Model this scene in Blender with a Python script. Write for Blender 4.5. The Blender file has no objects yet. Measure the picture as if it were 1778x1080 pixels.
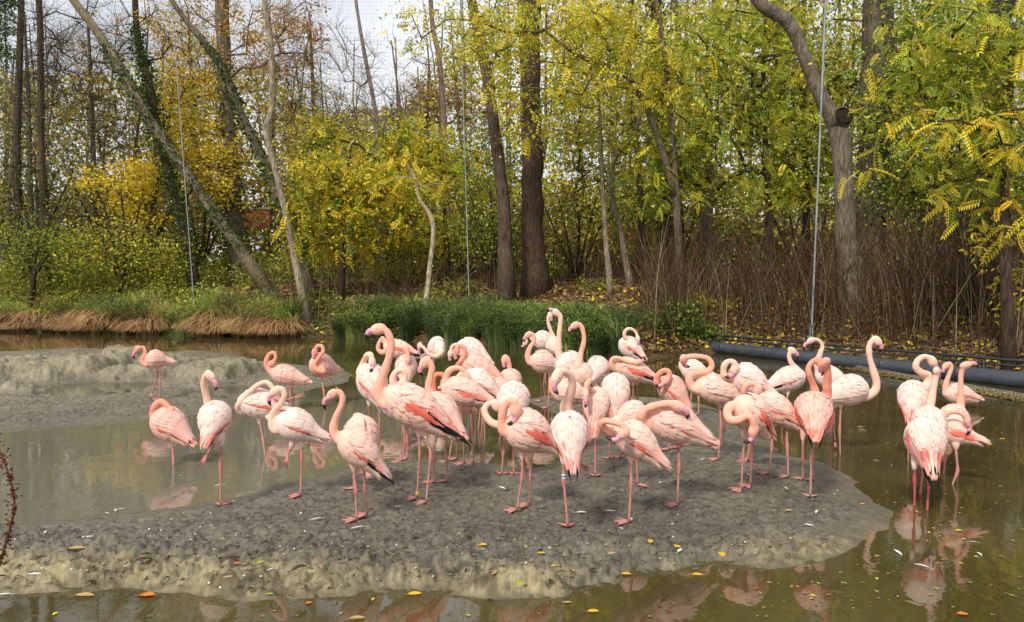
import bpy, math, random
import numpy as np
from mathutils import Vector, Matrix
rng = np.random.default_rng(7); random.seed(7)
sc = bpy.context.scene
C = sc.collection
R = math.radians
# ---------------------------------------------------------------- camera
FPX, CX, CY, HC = 1284.0, 889.0, 540.0, 1.75      # focal length in px of the 1778 px photo, eye height
PIT = math.atan(40 / FPX)
cd = bpy.data.cameras.new('camera'); cam = bpy.data.objects.new('camera', cd); C.objects.link(cam)
cam.location = (0, 0, HC); cam.rotation_euler = (math.pi / 2 - PIT, 0, 0)
cd.sensor_width = 36; cd.lens = 36 * FPX / 1778; cd.clip_start = .05; cd.clip_end = 600
sc.camera = cam
# ---------------------------------------------------------------- world, sun, exposure
SUN_AZ, SUN_EL = R(208), R(46)                    # behind the camera, to its left (clockwise from +Y)
w = bpy.data.worlds.new('World'); sc.world = w; w.use_nodes = True
nt = w.node_tree; nt.nodes.clear()
out = nt.nodes.new('ShaderNodeOutputWorld'); bg = nt.nodes.new('ShaderNodeBackground')
sky = nt.nodes.new('ShaderNodeTexSky'); sky.sky_type = 'NISHITA'; sky.sun_disc = False
sky.sun_elevation = SUN_EL; sky.sun_rotation = SUN_AZ
tc = nt.nodes.new('ShaderNodeTexCoord'); mp = nt.nodes.new('ShaderNodeMapping'); mp.inputs['Scale'].default_value = (1, 1, 2.6)
nz = nt.nodes.new('ShaderNodeTexNoise'); nz.inputs['Scale'].default_value = 2.3; nz.inputs['Detail'].default_value = 7; nz.inputs['Roughness'].default_value = .55
rp = nt.nodes.new('ShaderNodeValToRGB'); rp.color_ramp.elements[0].position = .30; rp.color_ramp.elements[1].position = .62
rp.color_ramp.elements[0].color = (5.9, 6.4, 7.3, 1); rp.color_ramp.elements[1].color = (10.1, 10.2, 10.3, 1)
mx = nt.nodes.new('ShaderNodeMixRGB'); mx.inputs[0].default_value = .86
nt.links.new(tc.outputs['Generated'], mp.inputs[0]); nt.links.new(mp.outputs[0], nz.inputs['Vector'])
nt.links.new(nz.outputs[0], rp.inputs[0]); nt.links.new(sky.outputs[0], mx.inputs[1]); nt.links.new(rp.outputs[0], mx.inputs[2])
nt.links.new(mx.outputs[0], bg.inputs[0]); bg.inputs[1].default_value = .085
nt.links.new(bg.outputs[0], out.inputs[0])
sl = bpy.data.lights.new('sun', 'SUN'); sun = bpy.data.objects.new('sun', sl); C.objects.link(sun)
sl.energy = 2.5; sl.angle = R(8); sl.color = (1, .93, .82)
sd = Vector((math.sin(SUN_AZ) * math.cos(SUN_EL), math.cos(SUN_AZ) * math.cos(SUN_EL), math.sin(SUN_EL)))
sun.rotation_euler = sd.to_track_quat('Z', 'Y').to_euler(); sun.location = (0, 0, 30)
sc.view_settings.view_transform = 'Standard'; sc.view_settings.look = 'None'
sc.view_settings.gamma = 1; sc.view_settings.use_curve_mapping = False
sc.view_settings.exposure = 0.43
sc.cycles.max_bounces = 6; sc.cycles.transparent_max_bounces = 8
# ---------------------------------------------------------------- helpers
def ray(u, v):
    x = (u - CX) / FPX; y = -(v - CY) / FPX
    return np.array([x, math.cos(PIT) + y * math.sin(PIT), -math.sin(PIT) + y * math.cos(PIT)])
def P(u, v, d):                                   # point seen at (u, v) in the plane Y = d
    r = ray(u, v); t = d / r[1]
    return np.array([r[0] * t, d, HC + r[2] * t])
def G(u, v, z=0.0):                               # point seen at (u, v) on the level z
    r = ray(u, v); t = (z - HC) / r[2]
    return np.array([r[0] * t, r[1] * t, z])
def px(d): return d / FPX                         # metres per photo pixel at distance d
def nrm(a): return a / (np.linalg.norm(a, axis=-1, keepdims=True) + 1e-12)
def hsh(ix, iy, s=0):
    n = (ix.astype(np.int64) * 374761393 + iy.astype(np.int64) * 668265263 + s * 974711) & 0xffffffff
    n = ((n ^ (n >> 13)) * 1274126177) & 0xffffffff
    return ((n ^ (n >> 16)) & 0xffff) / 65535.0
def vnoise(x, y, s=0):
    x = np.asarray(x, float); y = np.asarray(y, float)
    ix = np.floor(x); iy = np.floor(y); fx = x - ix; fy = y - iy
    fx = fx * fx * (3 - 2 * fx); fy = fy * fy * (3 - 2 * fy); ix = ix.astype(np.int64); iy = iy.astype(np.int64)
    return (hsh(ix, iy, s) * (1 - fx) + hsh(ix + 1, iy, s) * fx) * (1 - fy) + (hsh(ix, iy + 1, s) * (1 - fx) + hsh(ix + 1, iy + 1, s) * fx) * fy
def fbm(x, y, s=0, o=4):
    r = 0; a = .5; k = 1.
    for i in range(o): r = r + a * (vnoise(np.asarray(x) * k, np.asarray(y) * k, s + i) - .5); a *= .5; k *= 2.03
    return r
class Geo:                                        # gathers verts, faces and colours, links them as one mesh
    def __init__(s): s.v = []; s.f = {3: [], 4: []}; s.c = []; s.n = 0
    def add(s, V, F, col=(1, 1, 1)):
        V = np.asarray(V, float).reshape(-1, 3); F = np.asarray(F, int)
        col = np.asarray(col, float)
        if col.ndim == 1: col = np.tile(col, (len(V), 1))
        s.v.append(V); s.c.append(col); s.f[F.shape[1]].append(F + s.n); s.n += len(V)
        return s
    def mesh(s, name, mat, smooth=True):
        me = bpy.data.meshes.new(name)
        if s.n:
            V = np.concatenate(s.v); c = np.concatenate(s.c)
            fs = []; sz = []
            for k in (3, 4):
                if s.f[k]:
                    F = np.concatenate(s.f[k]); fs.append(F.ravel()); sz.append(np.full(len(F), k))
            L = np.concatenate(fs); sz = np.concatenate(sz)
            me.vertices.add(len(V)); me.vertices.foreach_set('co', V.astype(np.float32).ravel())
            me.loops.add(len(L)); me.loops.foreach_set('vertex_index', L.astype(np.int32))
            me.polygons.add(len(sz)); st = np.concatenate([[0], np.cumsum(sz)[:-1]])
            me.polygons.foreach_set('loop_start', st.astype(np.int32)); me.polygons.foreach_set('loop_total', sz.astype(np.int32))
            me.update(calc_edges=True)
            me.polygons.foreach_set('use_smooth', np.full(len(sz), smooth))
            at = me.color_attributes.new('Col', 'FLOAT_COLOR', 'POINT')
            at.data.foreach_set('color', np.concatenate([np.clip(c, 0, 1), np.ones((len(c), 1))], 1).astype(np.float32).ravel())
            me.validate()
        if mat: me.materials.append(mat)
        return me
    def obj(s, name, mat, parent=None, smooth=True, kind=None):
        o = bpy.data.objects.new(name, s.mesh(name, mat, smooth)); C.objects.link(o)
        if parent: o.parent = parent; o.matrix_parent_inverse = Matrix.Translation(-Vector(parent.location))
        if kind: o['kind'] = kind
        return o
def tag(o, label, cat, group=None):
    o['label'] = label; o['category'] = cat
    if group: o['group'] = group
    return o
def empty(name, loc, label, cat, group=None):
    o = bpy.data.objects.new(name, None); C.objects.link(o); o.location = [float(a) for a in loc]
    o.empty_display_size = .1
    return tag(o, label, cat, group)
def tube(g, pts, rad, sides=6, col=(1, 1, 1), cap=True, flat=None):
    pts = np.asarray(pts, float); n = len(pts); rad = np.broadcast_to(np.asarray(rad, float), (n,))
    t = np.gradient(pts, axis=0); t = nrm(t)
    m = np.abs(t.mean(0)); ref = np.eye(3)[int(np.argmin(m))]
    a = nrm(np.cross(t, ref)); b = np.cross(t, a)
    th = np.arange(sides) * 2 * math.pi / sides
    V = pts[:, None] + rad[:, None, None] * (np.cos(th)[None, :, None] * a[:, None] + np.sin(th)[None, :, None] * b[:, None])
    V = V.reshape(-1, 3)
    i = np.arange(n - 1)[:, None] * sides; j = np.arange(sides)[None]; jn = (j + 1) % sides
    F = np.stack([i + j, i + jn, i + sides + jn, i + sides + j], -1).reshape(-1, 4)
    c = np.asarray(col, float)
    cc = np.tile(c, (len(V), 1)) if c.ndim == 1 else np.repeat(c, sides, axis=0)
    g.add(V, F, cc)
    if cap:
        base = g.n - len(V)
        for k, q in ((0, pts[0]), (n - 1, pts[-1])):
            g.v.append(q[None]); g.c.append(cc[k * sides][None]); ci = g.n; g.n += 1
            ring = base + k * sides + np.arange(sides); rn = base + k * sides + (np.arange(sides) + 1) % sides
            T = np.stack([ring, rn, np.full(sides, ci)], 1)
            if k == 0: T = T[:, ::-1]
            g.f[3].append(T)
def spline(pts, n):                               # Catmull-Rom through pts, n samples
    p = np.asarray(pts, float)
    if len(p) == 2: p = np.array([p[0], p.mean(0), p[1]])
    q = np.concatenate([[2 * p[0] - p[1]], p, [2 * p[-1] - p[-2]]])
    seg = np.linalg.norm(np.diff(p[:, :3], axis=0), axis=1) + 1e-6; cum = np.concatenate([[0], np.cumsum(seg)])
    o = []
    for s in np.linspace(0, cum[-1], n):
        k = min(max(int(np.searchsorted(cum, s, 'right')) - 1, 0), len(seg) - 1); t = (s - cum[k]) / seg[k]
        a, b, c, d = q[k], q[k + 1], q[k + 2], q[k + 3]
        o.append(.5 * ((2 * b) + (-a + c) * t + (2 * a - 5 * b + 4 * c - d) * t * t + (-a + 3 * b - 3 * c + d) * t ** 3))
    return np.array(o)
def sphere(g, c, r, col, nu=8, nv=5, M=None):     # ellipsoid; r = 3 radii, M = axes in rows
    r = np.broadcast_to(np.asarray(r, float), (3,)); M = np.eye(3) if M is None else M
    V = []
    for i in range(nv + 1):
        a = math.pi * i / nv
        for j in range(nu):
            b = 2 * math.pi * j / nu; V.append((math.cos(a), math.sin(a) * math.cos(b), math.sin(a) * math.sin(b)))
    V = np.array(V) * r; V = V @ M + np.asarray(c)
    i = np.arange(nv)[:, None] * nu; j = np.arange(nu)[None]; jn = (j + 1) % nu
    g.add(V, np.stack([i + j, i + jn, i + nu + jn, i + nu + j], -1).reshape(-1, 4), col)
def box(g, c, s, col=(1, 1, 1), M=None):
    V = np.array([(x, y, z) for x in (-.5, .5) for y in (-.5, .5) for z in (-.5, .5)]) * np.asarray(s)
    if M is not None: V = V @ M
    g.add(V + np.asarray(c), [[0, 1, 3, 2], [4, 6, 7, 5], [0, 4, 5, 1], [2, 3, 7, 6], [0, 2, 6, 4], [1, 5, 7, 3]], col)
# ---------------------------------------------------------------- materials
def mat(name, rough=.8, bump=None, var=None, trans=0, spec=.3, sheen=0, tint=None, base=None, metal=0):
    """vertex colour x noise variation; bump = (scale, strength, distance); var = (scale, amount); trans = translucency"""
    m = bpy.data.materials.new(name); m.use_nodes = True; N = m.node_tree; n = N.nodes; L = N.links
    b = n['Principled BSDF']; o = n['Material Output']
    b.inputs['Roughness'].default_value = rough; b.inputs['Specular IOR Level'].default_value = spec; b.inputs['Metallic'].default_value = metal
    if base: src = n.new('ShaderNodeRGB').outputs[0]; src.default_value = (*base, 1)
    else:
        a = n.new('ShaderNodeAttribute'); a.attribute_name = 'Col'; src = a.outputs['Color']
    t = n.new('ShaderNodeTexCoord')
    if var:
        q = n.new('ShaderNodeTexNoise'); q.inputs['Scale'].default_value = var[0]; q.inputs['Detail'].default_value = 5
        L.new(t.outputs['Object'], q.inputs['Vector'])
        mr = n.new('ShaderNodeMapRange'); mr.inputs[1].default_value = .3; mr.inputs[2].default_value = .7
        mr.inputs[3].default_value = 1 - var[1]; mr.inputs[4].default_value = 1 + var[1]; L.new(q.outputs[0], mr.inputs[0])
        vm = n.new('ShaderNodeVectorMath'); vm.operation = 'SCALE'; L.new(src, vm.inputs[0]); L.new(mr.outputs[0], vm.inputs['Scale']); src = vm.outputs[0]
    L.new(src, b.inputs['Base Color'])
    if bump:
        q = n.new('ShaderNodeTexNoise'); q.inputs['Scale'].default_value = bump[0]; q.inputs['Detail'].default_value = 6
        L.new(t.outputs['Object'], q.inputs['Vector'])
        bp = n.new('ShaderNodeBump'); bp.inputs['Strength'].default_value = bump[1]; bp.inputs['Distance'].default_value = bump[2]
        L.new(q.outputs[0], bp.inputs['Height']); L.new(bp.outputs[0], b.inputs['Normal'])
    if trans:
        tr = n.new('ShaderNodeBsdfTranslucent'); L.new(src, tr.inputs[0]); ms = n.new('ShaderNodeMixShader'); ms.inputs[0].default_value = trans
        L.new(b.outputs[0], ms.inputs[1]); L.new(tr.outputs[0], ms.inputs[2]); L.new(ms.outputs[0], o.inputs[0])
    return m
M_leaf = mat('leaf', .55, trans=.38, spec=.3)
M_grass = mat('grass', .55, trans=.25, spec=.3)
M_bark = mat('bark', .9, bump=(34, 1, .05), var=(24, .62), spec=.1)
for n_ in [q for q in M_bark.node_tree.nodes if q.type == 'TEX_NOISE']:      # furrows run along the trunk
    mp_ = M_bark.node_tree.nodes.new('ShaderNodeMapping'); mp_.inputs['Scale'].default_value = (1, 1, .16)
    lk = n_.inputs['Vector'].links[0]; M_bark.node_tree.links.new(lk.from_socket, mp_.inputs[0]); M_bark.node_tree.links.new(mp_.outputs[0], n_.inputs['Vector'])
M_twig = mat('twig', .9, spec=.15)
M_feather = mat('plumage', .75, bump=(60, .35, .004), var=(22, .05), spec=.2, trans=.12)
M_skin = mat('bird_body', .7, bump=(90, .3, .003), var=(16, .06), spec=.2)
M_bill = mat('bill', .4, spec=.4)
M_plain = mat('plain', .6)
M_litter = mat('fallen_leaves', .6, trans=.15, spec=.3)
# ---------------------------------------------------------------- terrain: far bank
shore_px = [(0, 573), (300, 582), (600, 587), (700, 592), (900, 604), (1050, 619), (1130, 623), (1240, 613)]
PIPE_A = G(1235, 611); PIPE_B = G(1820, 678)
SH = [np.array([-75., 36.]), np.array([-40., 33.])] + [G(u, v)[:2] for u, v in shore_px] + [(PIPE_A * (1 - q) + PIPE_B * q)[:2] + np.array([.42, .5]) for q in (.1, .3, .5, .75, 1., 1.25, 1.5)] + [np.array([14., 2.]), np.array([17., -20.])]
SH = np.array(SH)
def seg_dist(X, Y, poly, closed=False):
    """unsigned distance to a polyline and, for the nearest segment, on which side"""
    best = np.full(np.shape(X), 1e9); side = np.zeros(np.shape(X))
    K = len(poly); rngk = range(K if closed else K - 1)
    for k in rngk:
        a = poly[k]; b = poly[(k + 1) % K]; d = b - a; L2 = d @ d
        t = np.clip(((X - a[0]) * d[0] + (Y - a[1]) * d[1]) / L2, 0, 1)
        ex = X - a[0] - t * d[0]; ey = Y - a[1] - t * d[1]; q = np.hypot(ex, ey)
        s = d[0] * (Y - a[1]) - d[1] * (X - a[0])
        m = q < best - 1e-9; best = np.where(m, q, best); side = np.where(m, np.sign(s), side)
    return best, side
def inside(X, Y, poly):
    r = np.zeros(np.shape(X), bool); K = len(poly)
    for k in range(K):
        a = poly[k]; b = poly[(k + 1) % K]
        c = ((a[1] > Y) != (b[1] > Y)) & (X < (b[0] - a[0]) * (Y - a[1]) / (b[1] - a[1] + 1e-12) + a[0]); r ^= c
    return r
def sdist(X, Y, poly):
    d, _ = seg_dist(X, Y, poly, True); return np.where(inside(X, Y, poly), d, -d)
def shore_t(X, Y):
    d, s = seg_dist(X, Y, SH); return d * s       # positive on land
prof_t = np.array([-60, -3, -.6, 0, .3, .8, 2, 4, 6, 10, 20, 60, 200]); prof_h = np.array([-.8, -.7, -.35, -.02, .16, .36, .85, 1.5, 1.9, 2.3, 2.9, 3.8, 5.])
def bank_h(X, Y):
    X = np.asarray(X, float); Y = np.asarray(Y, float)
    t = shore_t(X, Y) + fbm(X * .8, Y * .8, 3) * .5
    h = np.interp(t, prof_t, prof_h)
    return h + np.clip(t, 0, 1) * (fbm(X * .6, Y * .6, 9) * .5 + fbm(X * 3, Y * 3, 12) * .16)
xs = np.unique(np.concatenate([np.linspace(-110, -30, 33), np.linspace(-30, 22, 262), np.linspace(22, 110, 34)]))
ys = np.unique(np.concatenate([np.linspace(-30, 6, 19), np.linspace(6, 42, 182), np.linspace(42, 170, 50)]))
X, Y = np.meshgrid(xs, ys); Z = bank_h(X, Y)
near = np.clip((1.2 - Y) / 1.5, 0, 1); Z = np.maximum(Z, -.7 + near * 1.0)   # the bank the photographer stands on
ny, nx = X.shape; i = np.arange(ny - 1)[:, None] * nx; j = np.arange(nx - 1)[None]
F = np.stack([i + j, i + j + 1, i + nx + j + 1, i + nx + j], -1).reshape(-1, 4)
tt = shore_t(X, Y)
k1 = fbm(X * 1.1, Y * 1.1, 31)[..., None]; k2 = vnoise(X * 5, Y * 5, 40)[..., None]
col = np.array([.075, .050, .028]) * (1 + k1 * 1.4) + k2 * np.array([.05, .03, .012])
gr = np.clip(fbm(X * .5, Y * .5, 77)[..., None] * 4 + .4 - (X[..., None] + 6) * .12, 0, 1)
col = col * (1 - gr) + gr * np.array([.06, .075, .02])
g = Geo().add(np.stack([X, Y, Z], -1).reshape(-1, 3), F, col.reshape(-1, 3))
M_ground = mat('forest_soil', .95, bump=(6, 1, .12), var=(7, .5), spec=.1)
g.obj('ground', M_ground, kind='structure')
# ---------------------------------------------------------------- mud flats
near_px = [(-260, 1010), (-60, 1032), (60, 1035), (250, 1028), (380, 1040), (480, 1046), (620, 1040), (780, 1031), (900, 1033), (985, 1028),
    (1060, 1003), (1140, 990), (1240, 984), (1330, 988), (1400, 984), (1490, 958), (1530, 925), (1545, 900), (1535, 872), (1480, 836),
    (1420, 800), (1372, 790), (1330, 768), (1300, 730), (1240, 705), (1160, 690), (1080, 688), (1000, 684), (935, 688), (912, 700), (950, 716),
    (1010, 730), (1030, 752), (1015, 790), (965, 812), (900, 812), (850, 802), (740, 796), (650, 802), (560, 822), (480, 843), (400, 868), (300, 884), (150, 900), (0, 912), (-260, 915)]
far_px = [(-300, 612), (0, 612), (80, 606), (160, 604), (260, 612), (330, 608), (405, 612), (440, 625), (540, 636), (600, 640), (617, 652), (590, 668),
    (500, 684), (420, 706), (330, 722), (200, 736), (80, 748), (-300, 762)]
def smooth_poly(pp, n=4):
    q = np.array([G(u, v)[:2] for u, v in pp])
    for _ in range(2): q = np.stack([q * .75 + np.roll(q, -1, 0) * .25, q * .25 + np.roll(q, -1, 0) * .75], 1).reshape(-1, 2)
    return q
NEARP = smooth_poly(near_px); FARP = smooth_poly(far_px)
# far mounds (u, v of the foot, width px, height m, depth px)
mounds = [(-60, 668, 150, .50, 1.5), (60, 664, 150, .50, 1.5), (150, 650, 70, .42, 1.2), (205, 664, 110, .34, 1.1), (185, 634, 80, .44, 1.0), (265, 640, 80, .36, 1.0), (350, 664, 100, .46, 1.1), (392, 658, 70, .42, 1.0), (290, 684, 80, .18, .5), (40, 690, 110, .26, .6), (1292, 968, 84, .13, .16), (1380, 974, 50, .10, .14), (20, 1000, 90, .16, .2)]
MD = []
for u, v, wp, hm, dy in mounds:
    q = G(u, v); MD.append((q[0], q[1] + dy * .6, wp * px(q[1]) * .60, dy * .75, hm))
def mud_h(X, Y, fine=True):
    X = np.asarray(X, float); Y = np.asarray(Y, float)
    wx = X + fbm(X * 1.3, Y * 1.3, 5) * .35 + fbm(X * 5, Y * 5, 6) * .10; wy = Y + fbm(X * 1.3, Y * 1.3, 15) * .3 + fbm(X * 5, Y * 5, 16) * .10
    a = sdist(wx, wy, NEARP); b = sdist(wx, wy, FARP)
    front = np.clip((5.35 - Y) / .6, 0, 1)
    ha = np.where(a > 0, (.055 + .085 * front) * (1 - np.exp(-a / (.35 - .2 * front))) + .01 * np.clip(a, 0, 1.5), a * .16)
    hb = np.where(b > 0, .06 * (1 - np.exp(-b / .5)), b * .16)
    h = np.maximum(np.maximum(ha, hb), -.3)
    for mx_, my_, rx, ry, hm in MD:
        ex = (X - mx_ + fbm(X * 2, Y * 2, 21) * .6) / rx; ey = (Y - my_ + fbm(X * 2, Y * 2, 23) * .6) / ry
        r = ex * ex + ey * ey
        h = np.maximum(h, hm * (.86 if my_ > 8 else 1) * np.clip(1.3 - r ** 1.6, -.3, 1) * (1 + .5 * fbm(X * 2.5, Y * 2.5, 29)) - .02 - (r < 1.2) * .12 * np.clip(.12 - np.abs(fbm(X * 1.7, Y * 1.7, 27)), 0, 1) * 6)
    # hollows that hold water
    for u, v, ru, rv, dp in ((165, 676, 90, 14, .26), (400, 680, 60, 11, .18), (60, 716, 70, 6, .09), (965, 772, 48, 14, .05), (1060, 873, 75, 9, .028)):
        q = G(u, v); q2 = G(u + ru, v); q3 = G(u, v - rv)
        e = ((X - q[0] + fbm(X * 3, Y * 3, 33) * .3) / (q2[0] - q[0])) ** 2 + ((Y - q[1] + fbm(X * 3, Y * 3, 34) * .3) / (q3[1] - q[1])) ** 2
        h = h - dp * np.clip(1.3 - e, 0, 1)
    inn = np.clip(h / .05, 0, 1)
    h = h + fbm(X * 1.6, Y * 1.6, 50) * .05 * np.clip(inn + .35, 0, 1)
    if fine:
        f1 = fbm(X * 14, Y * 14, 60, 3)
        h = h + inn * (f1 * .013)
        # footprints: little wedge pits and the ridges pushed up between them
        pit = np.abs(vnoise(X * 26 + fbm(X * 9, Y * 9, 3) * 3, Y * 26, 70) - .5) * 2
        pit2 = np.abs(vnoise(X * 17 + 9, Y * 15 + fbm(X * 7, Y * 7, 4) * 3, 72) - .5) * 2
        h = h - inn * .020 * np.clip(.34 - pit, 0, 1) * 3 * (.35 + vnoise(X * 3, Y * 3, 99)) - inn * .016 * np.clip(.28 - pit2, 0, 1) * 3
        # crumbly front rim and mounds
        rough = np.clip(front * 1.3 + np.clip((h - .13) / .08, 0, 1), 0, 1) * np.clip(h / .03, 0, 1)
        h = h + rough * (np.abs(fbm(X * 11, Y * 11, 80, 5)) * .06 - .012 + np.abs(fbm(X * 23, Y * 23, 86, 4)) * .055 + fbm(X * 4, Y * 4, 84) * .08 - .05 * np.clip(.16 - np.abs(fbm(X * 5, Y * 5, 88)), 0, 1) * 5)
    return h
def ground_z(x, y): return float(np.maximum(mud_h(np.array([x]), np.array([y]), False), bank_h(np.array([x]), np.array([y])))[0])
rows = 560; yv = 3.3 * (25.5 / 3.3) ** (np.linspace(0, 1, rows)); uv = np.linspace(-230, 1640, 640)
Yg, Ug = np.meshgrid(yv, uv, indexing='ij'); Xg = (Ug - CX) / FPX * Yg
Zg = mud_h(Xg, Yg)
ny, nx = Xg.shape; i = np.arange(ny - 1)[:, None] * nx; j = np.arange(nx - 1)[None]
F = np.stack([i + j, i + j + 1, i + nx + j + 1, i + nx + j], -1).reshape(-1, 4)
keep = (np.maximum.reduce([Zg[:-1, :-1], Zg[1:, 1:], Zg[1:, :-1], Zg[:-1, 1:]]) > -.12).ravel()
F = F[keep]
Vg = 500 + HC * FPX / Yg; vmid = np.interp(Ug, [-230, 300, 900, 1150, 1350, 1480, 1560], [972, 988, 992, 972, 948, 925, 890])
dry = np.clip((Vg - vmid + fbm(Xg * 1.3, Yg * 2, 91) * 70 + fbm(Xg * 8, Yg * 8, 95) * 40) / 40, 0, 1) * np.clip((8 - Yg), 0, 1) * np.clip((Zg + .02) / .03, 0, 1)
hi = np.clip((Zg - .07) / .09, 0, 1) * np.clip((Yg - 8) / 2, 0, 1)
grey = np.array([.132, .117, .088]); sand = np.array([.27, .222, .12]) * (1 - .45 * np.clip((vnoise(Xg * 7, Yg * 9, 41) * .5 + vnoise(Xg * 19, Yg * 19, 42) * .5 - .56) / .08, 0, 1))[..., None]; pale = np.array([.24, .21, .135]); wet = np.array([.10, .085, .05])
n1 = fbm(Xg * 2.2, Yg * 2.2, 92)[..., None]; n2 = vnoise(Xg * 22, Yg * 22, 93)[..., None]; n3 = fbm(Xg * 7, Yg * 7, 94)[..., None]
col = grey * (1 + n1 * .7 + (n2 - .5) * .25)
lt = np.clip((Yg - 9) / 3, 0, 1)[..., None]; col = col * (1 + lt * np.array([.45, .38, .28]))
col = col * (1 - dry[..., None]) + (sand * (1 + n3 * 1.1 + (n2 - .5) * .3)) * dry[..., None]
col = col * (1 - hi[..., None]) + (pale * (1 + n3 * .9)) * hi[..., None]
clod = np.clip((vnoise(Xg * 30 + 3 * fbm(Xg * 9, Yg * 9, 2), Yg * 30, 97) - .66) / .1, 0, 1)[..., None] * np.clip(Zg / .04, 0, 1)[..., None] * (1 - hi[..., None])
col = col * (1 - .42 * clod)
fle = np.clip((np.abs(vnoise(Xg * 24 + 5 * fbm(Xg * 6, Yg * 6, 2), Yg * 34, 57) - .5) * -1 + .09) / .05, 0, 1)[..., None] * np.clip(Zg / .04, 0, 1)[..., None]; col = col * (1 - .32 * fle)
wt = np.clip((.035 - Zg) / .03, 0, 1)[..., None] * .6; col = col * (1 - wt) + wet * wt
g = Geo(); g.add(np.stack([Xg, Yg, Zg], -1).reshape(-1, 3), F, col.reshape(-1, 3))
M_mud = mat('wet_mud', .5, bump=(34, .6, .014), var=(16, .22), spec=.4)
n = M_mud.node_tree.nodes; L = M_mud.node_tree.links
q = n.new('ShaderNodeTexNoise'); q.inputs['Scale'].default_value = 5; q.inputs['Detail'].default_value = 6
t = n.new('ShaderNodeTexCoord'); L.new(t.outputs['Object'], q.inputs['Vector'])
mr = n.new('ShaderNodeMapRange'); mr.inputs[1].default_value = .35; mr.inputs[2].default_value = .65; mr.inputs[3].default_value = .38; mr.inputs[4].default_value = .8
L.new(q.outputs[0], mr.inputs[0]); L.new(mr.outputs[0], n['Principled BSDF'].inputs['Roughness'])
g.obj('mud_flat', M_mud, kind='structure')
# ---------------------------------------------------------------- water
m = bpy.data.materials.new('murky_water'); m.use_nodes = True; n = m.node_tree.nodes; L = m.node_tree.links; b = n['Principled BSDF']
t = n.new('ShaderNodeTexCoord'); q = n.new('ShaderNodeTexNoise'); q.inputs['Scale'].default_value = .9; q.inputs['Detail'].default_value = 5
L.new(t.outputs['Object'], q.inputs['Vector']); cr = n.new('ShaderNodeValToRGB'); L.new(q.outputs[0], cr.inputs[0])
cr.color_ramp.elements[0].position = .35; cr.color_ramp.elements[0].color = (.052, .041, .014, 1); cr.color_ramp.elements[1].position = .68; cr.color_ramp.elements[1].color = (.085, .068, .025, 1)
sx = n.new('ShaderNodeSeparateXYZ'); L.new(t.outputs['Object'], sx.inputs[0]); ml = n.new('ShaderNodeMapRange'); ml.interpolation_type = 'SMOOTHSTEP'   # left pool: bright sky reflection painted in as a paler base colour
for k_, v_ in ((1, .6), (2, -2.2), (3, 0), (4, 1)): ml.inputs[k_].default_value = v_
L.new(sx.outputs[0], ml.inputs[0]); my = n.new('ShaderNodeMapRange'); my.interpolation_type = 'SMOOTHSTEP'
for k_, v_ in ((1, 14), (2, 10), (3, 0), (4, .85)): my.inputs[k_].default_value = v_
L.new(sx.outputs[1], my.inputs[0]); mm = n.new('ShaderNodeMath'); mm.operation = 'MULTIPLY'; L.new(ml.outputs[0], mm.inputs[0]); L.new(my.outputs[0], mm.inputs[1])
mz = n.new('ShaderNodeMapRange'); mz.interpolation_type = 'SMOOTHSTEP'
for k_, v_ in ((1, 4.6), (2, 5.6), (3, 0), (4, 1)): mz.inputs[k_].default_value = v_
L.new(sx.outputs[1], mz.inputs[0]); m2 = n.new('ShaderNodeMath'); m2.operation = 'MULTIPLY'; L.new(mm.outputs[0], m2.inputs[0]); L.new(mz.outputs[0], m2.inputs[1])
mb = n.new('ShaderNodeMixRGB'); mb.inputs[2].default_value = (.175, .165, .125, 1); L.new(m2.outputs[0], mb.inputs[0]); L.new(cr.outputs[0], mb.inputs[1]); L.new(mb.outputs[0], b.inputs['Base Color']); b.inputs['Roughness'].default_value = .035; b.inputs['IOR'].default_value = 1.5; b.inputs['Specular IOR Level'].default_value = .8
mp = n.new('ShaderNodeMapping'); mp.inputs['Scale'].default_value = (1, .75, 1); L.new(t.outputs['Object'], mp.inputs[0])
q2 = n.new('ShaderNodeTexNoise'); q2.inputs['Scale'].default_value = 5.5; q2.inputs['Detail'].default_value = 3; L.new(mp.outputs[0], q2.inputs['Vector'])
q3 = n.new('ShaderNodeTexNoise'); q3.inputs['Scale'].default_value = 1.1; L.new(t.outputs['Object'], q3.inputs['Vector'])
mr = n.new('ShaderNodeMapRange'); mr.inputs[1].default_value = .42; mr.inputs[2].default_value = .66; mr.inputs[3].default_value = .05; mr.inputs[4].default_value = .26; L.new(q3.outputs[0], mr.inputs[0])
bp = n.new('ShaderNodeBump'); bp.inputs['Distance'].default_value = .015; L.new(mr.outputs[0], bp.inputs['Strength']); L.new(q2.outputs[0], bp.inputs['Height']); L.new(bp.outputs[0], b.inputs['Normal'])
g = Geo().add([(-110, -30, 0), (30, -30, 0), (30, 60, 0), (-110, 60, 0)], [[0, 1, 2, 3]]); g.obj('water', m, kind='structure', smooth=False)
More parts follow.
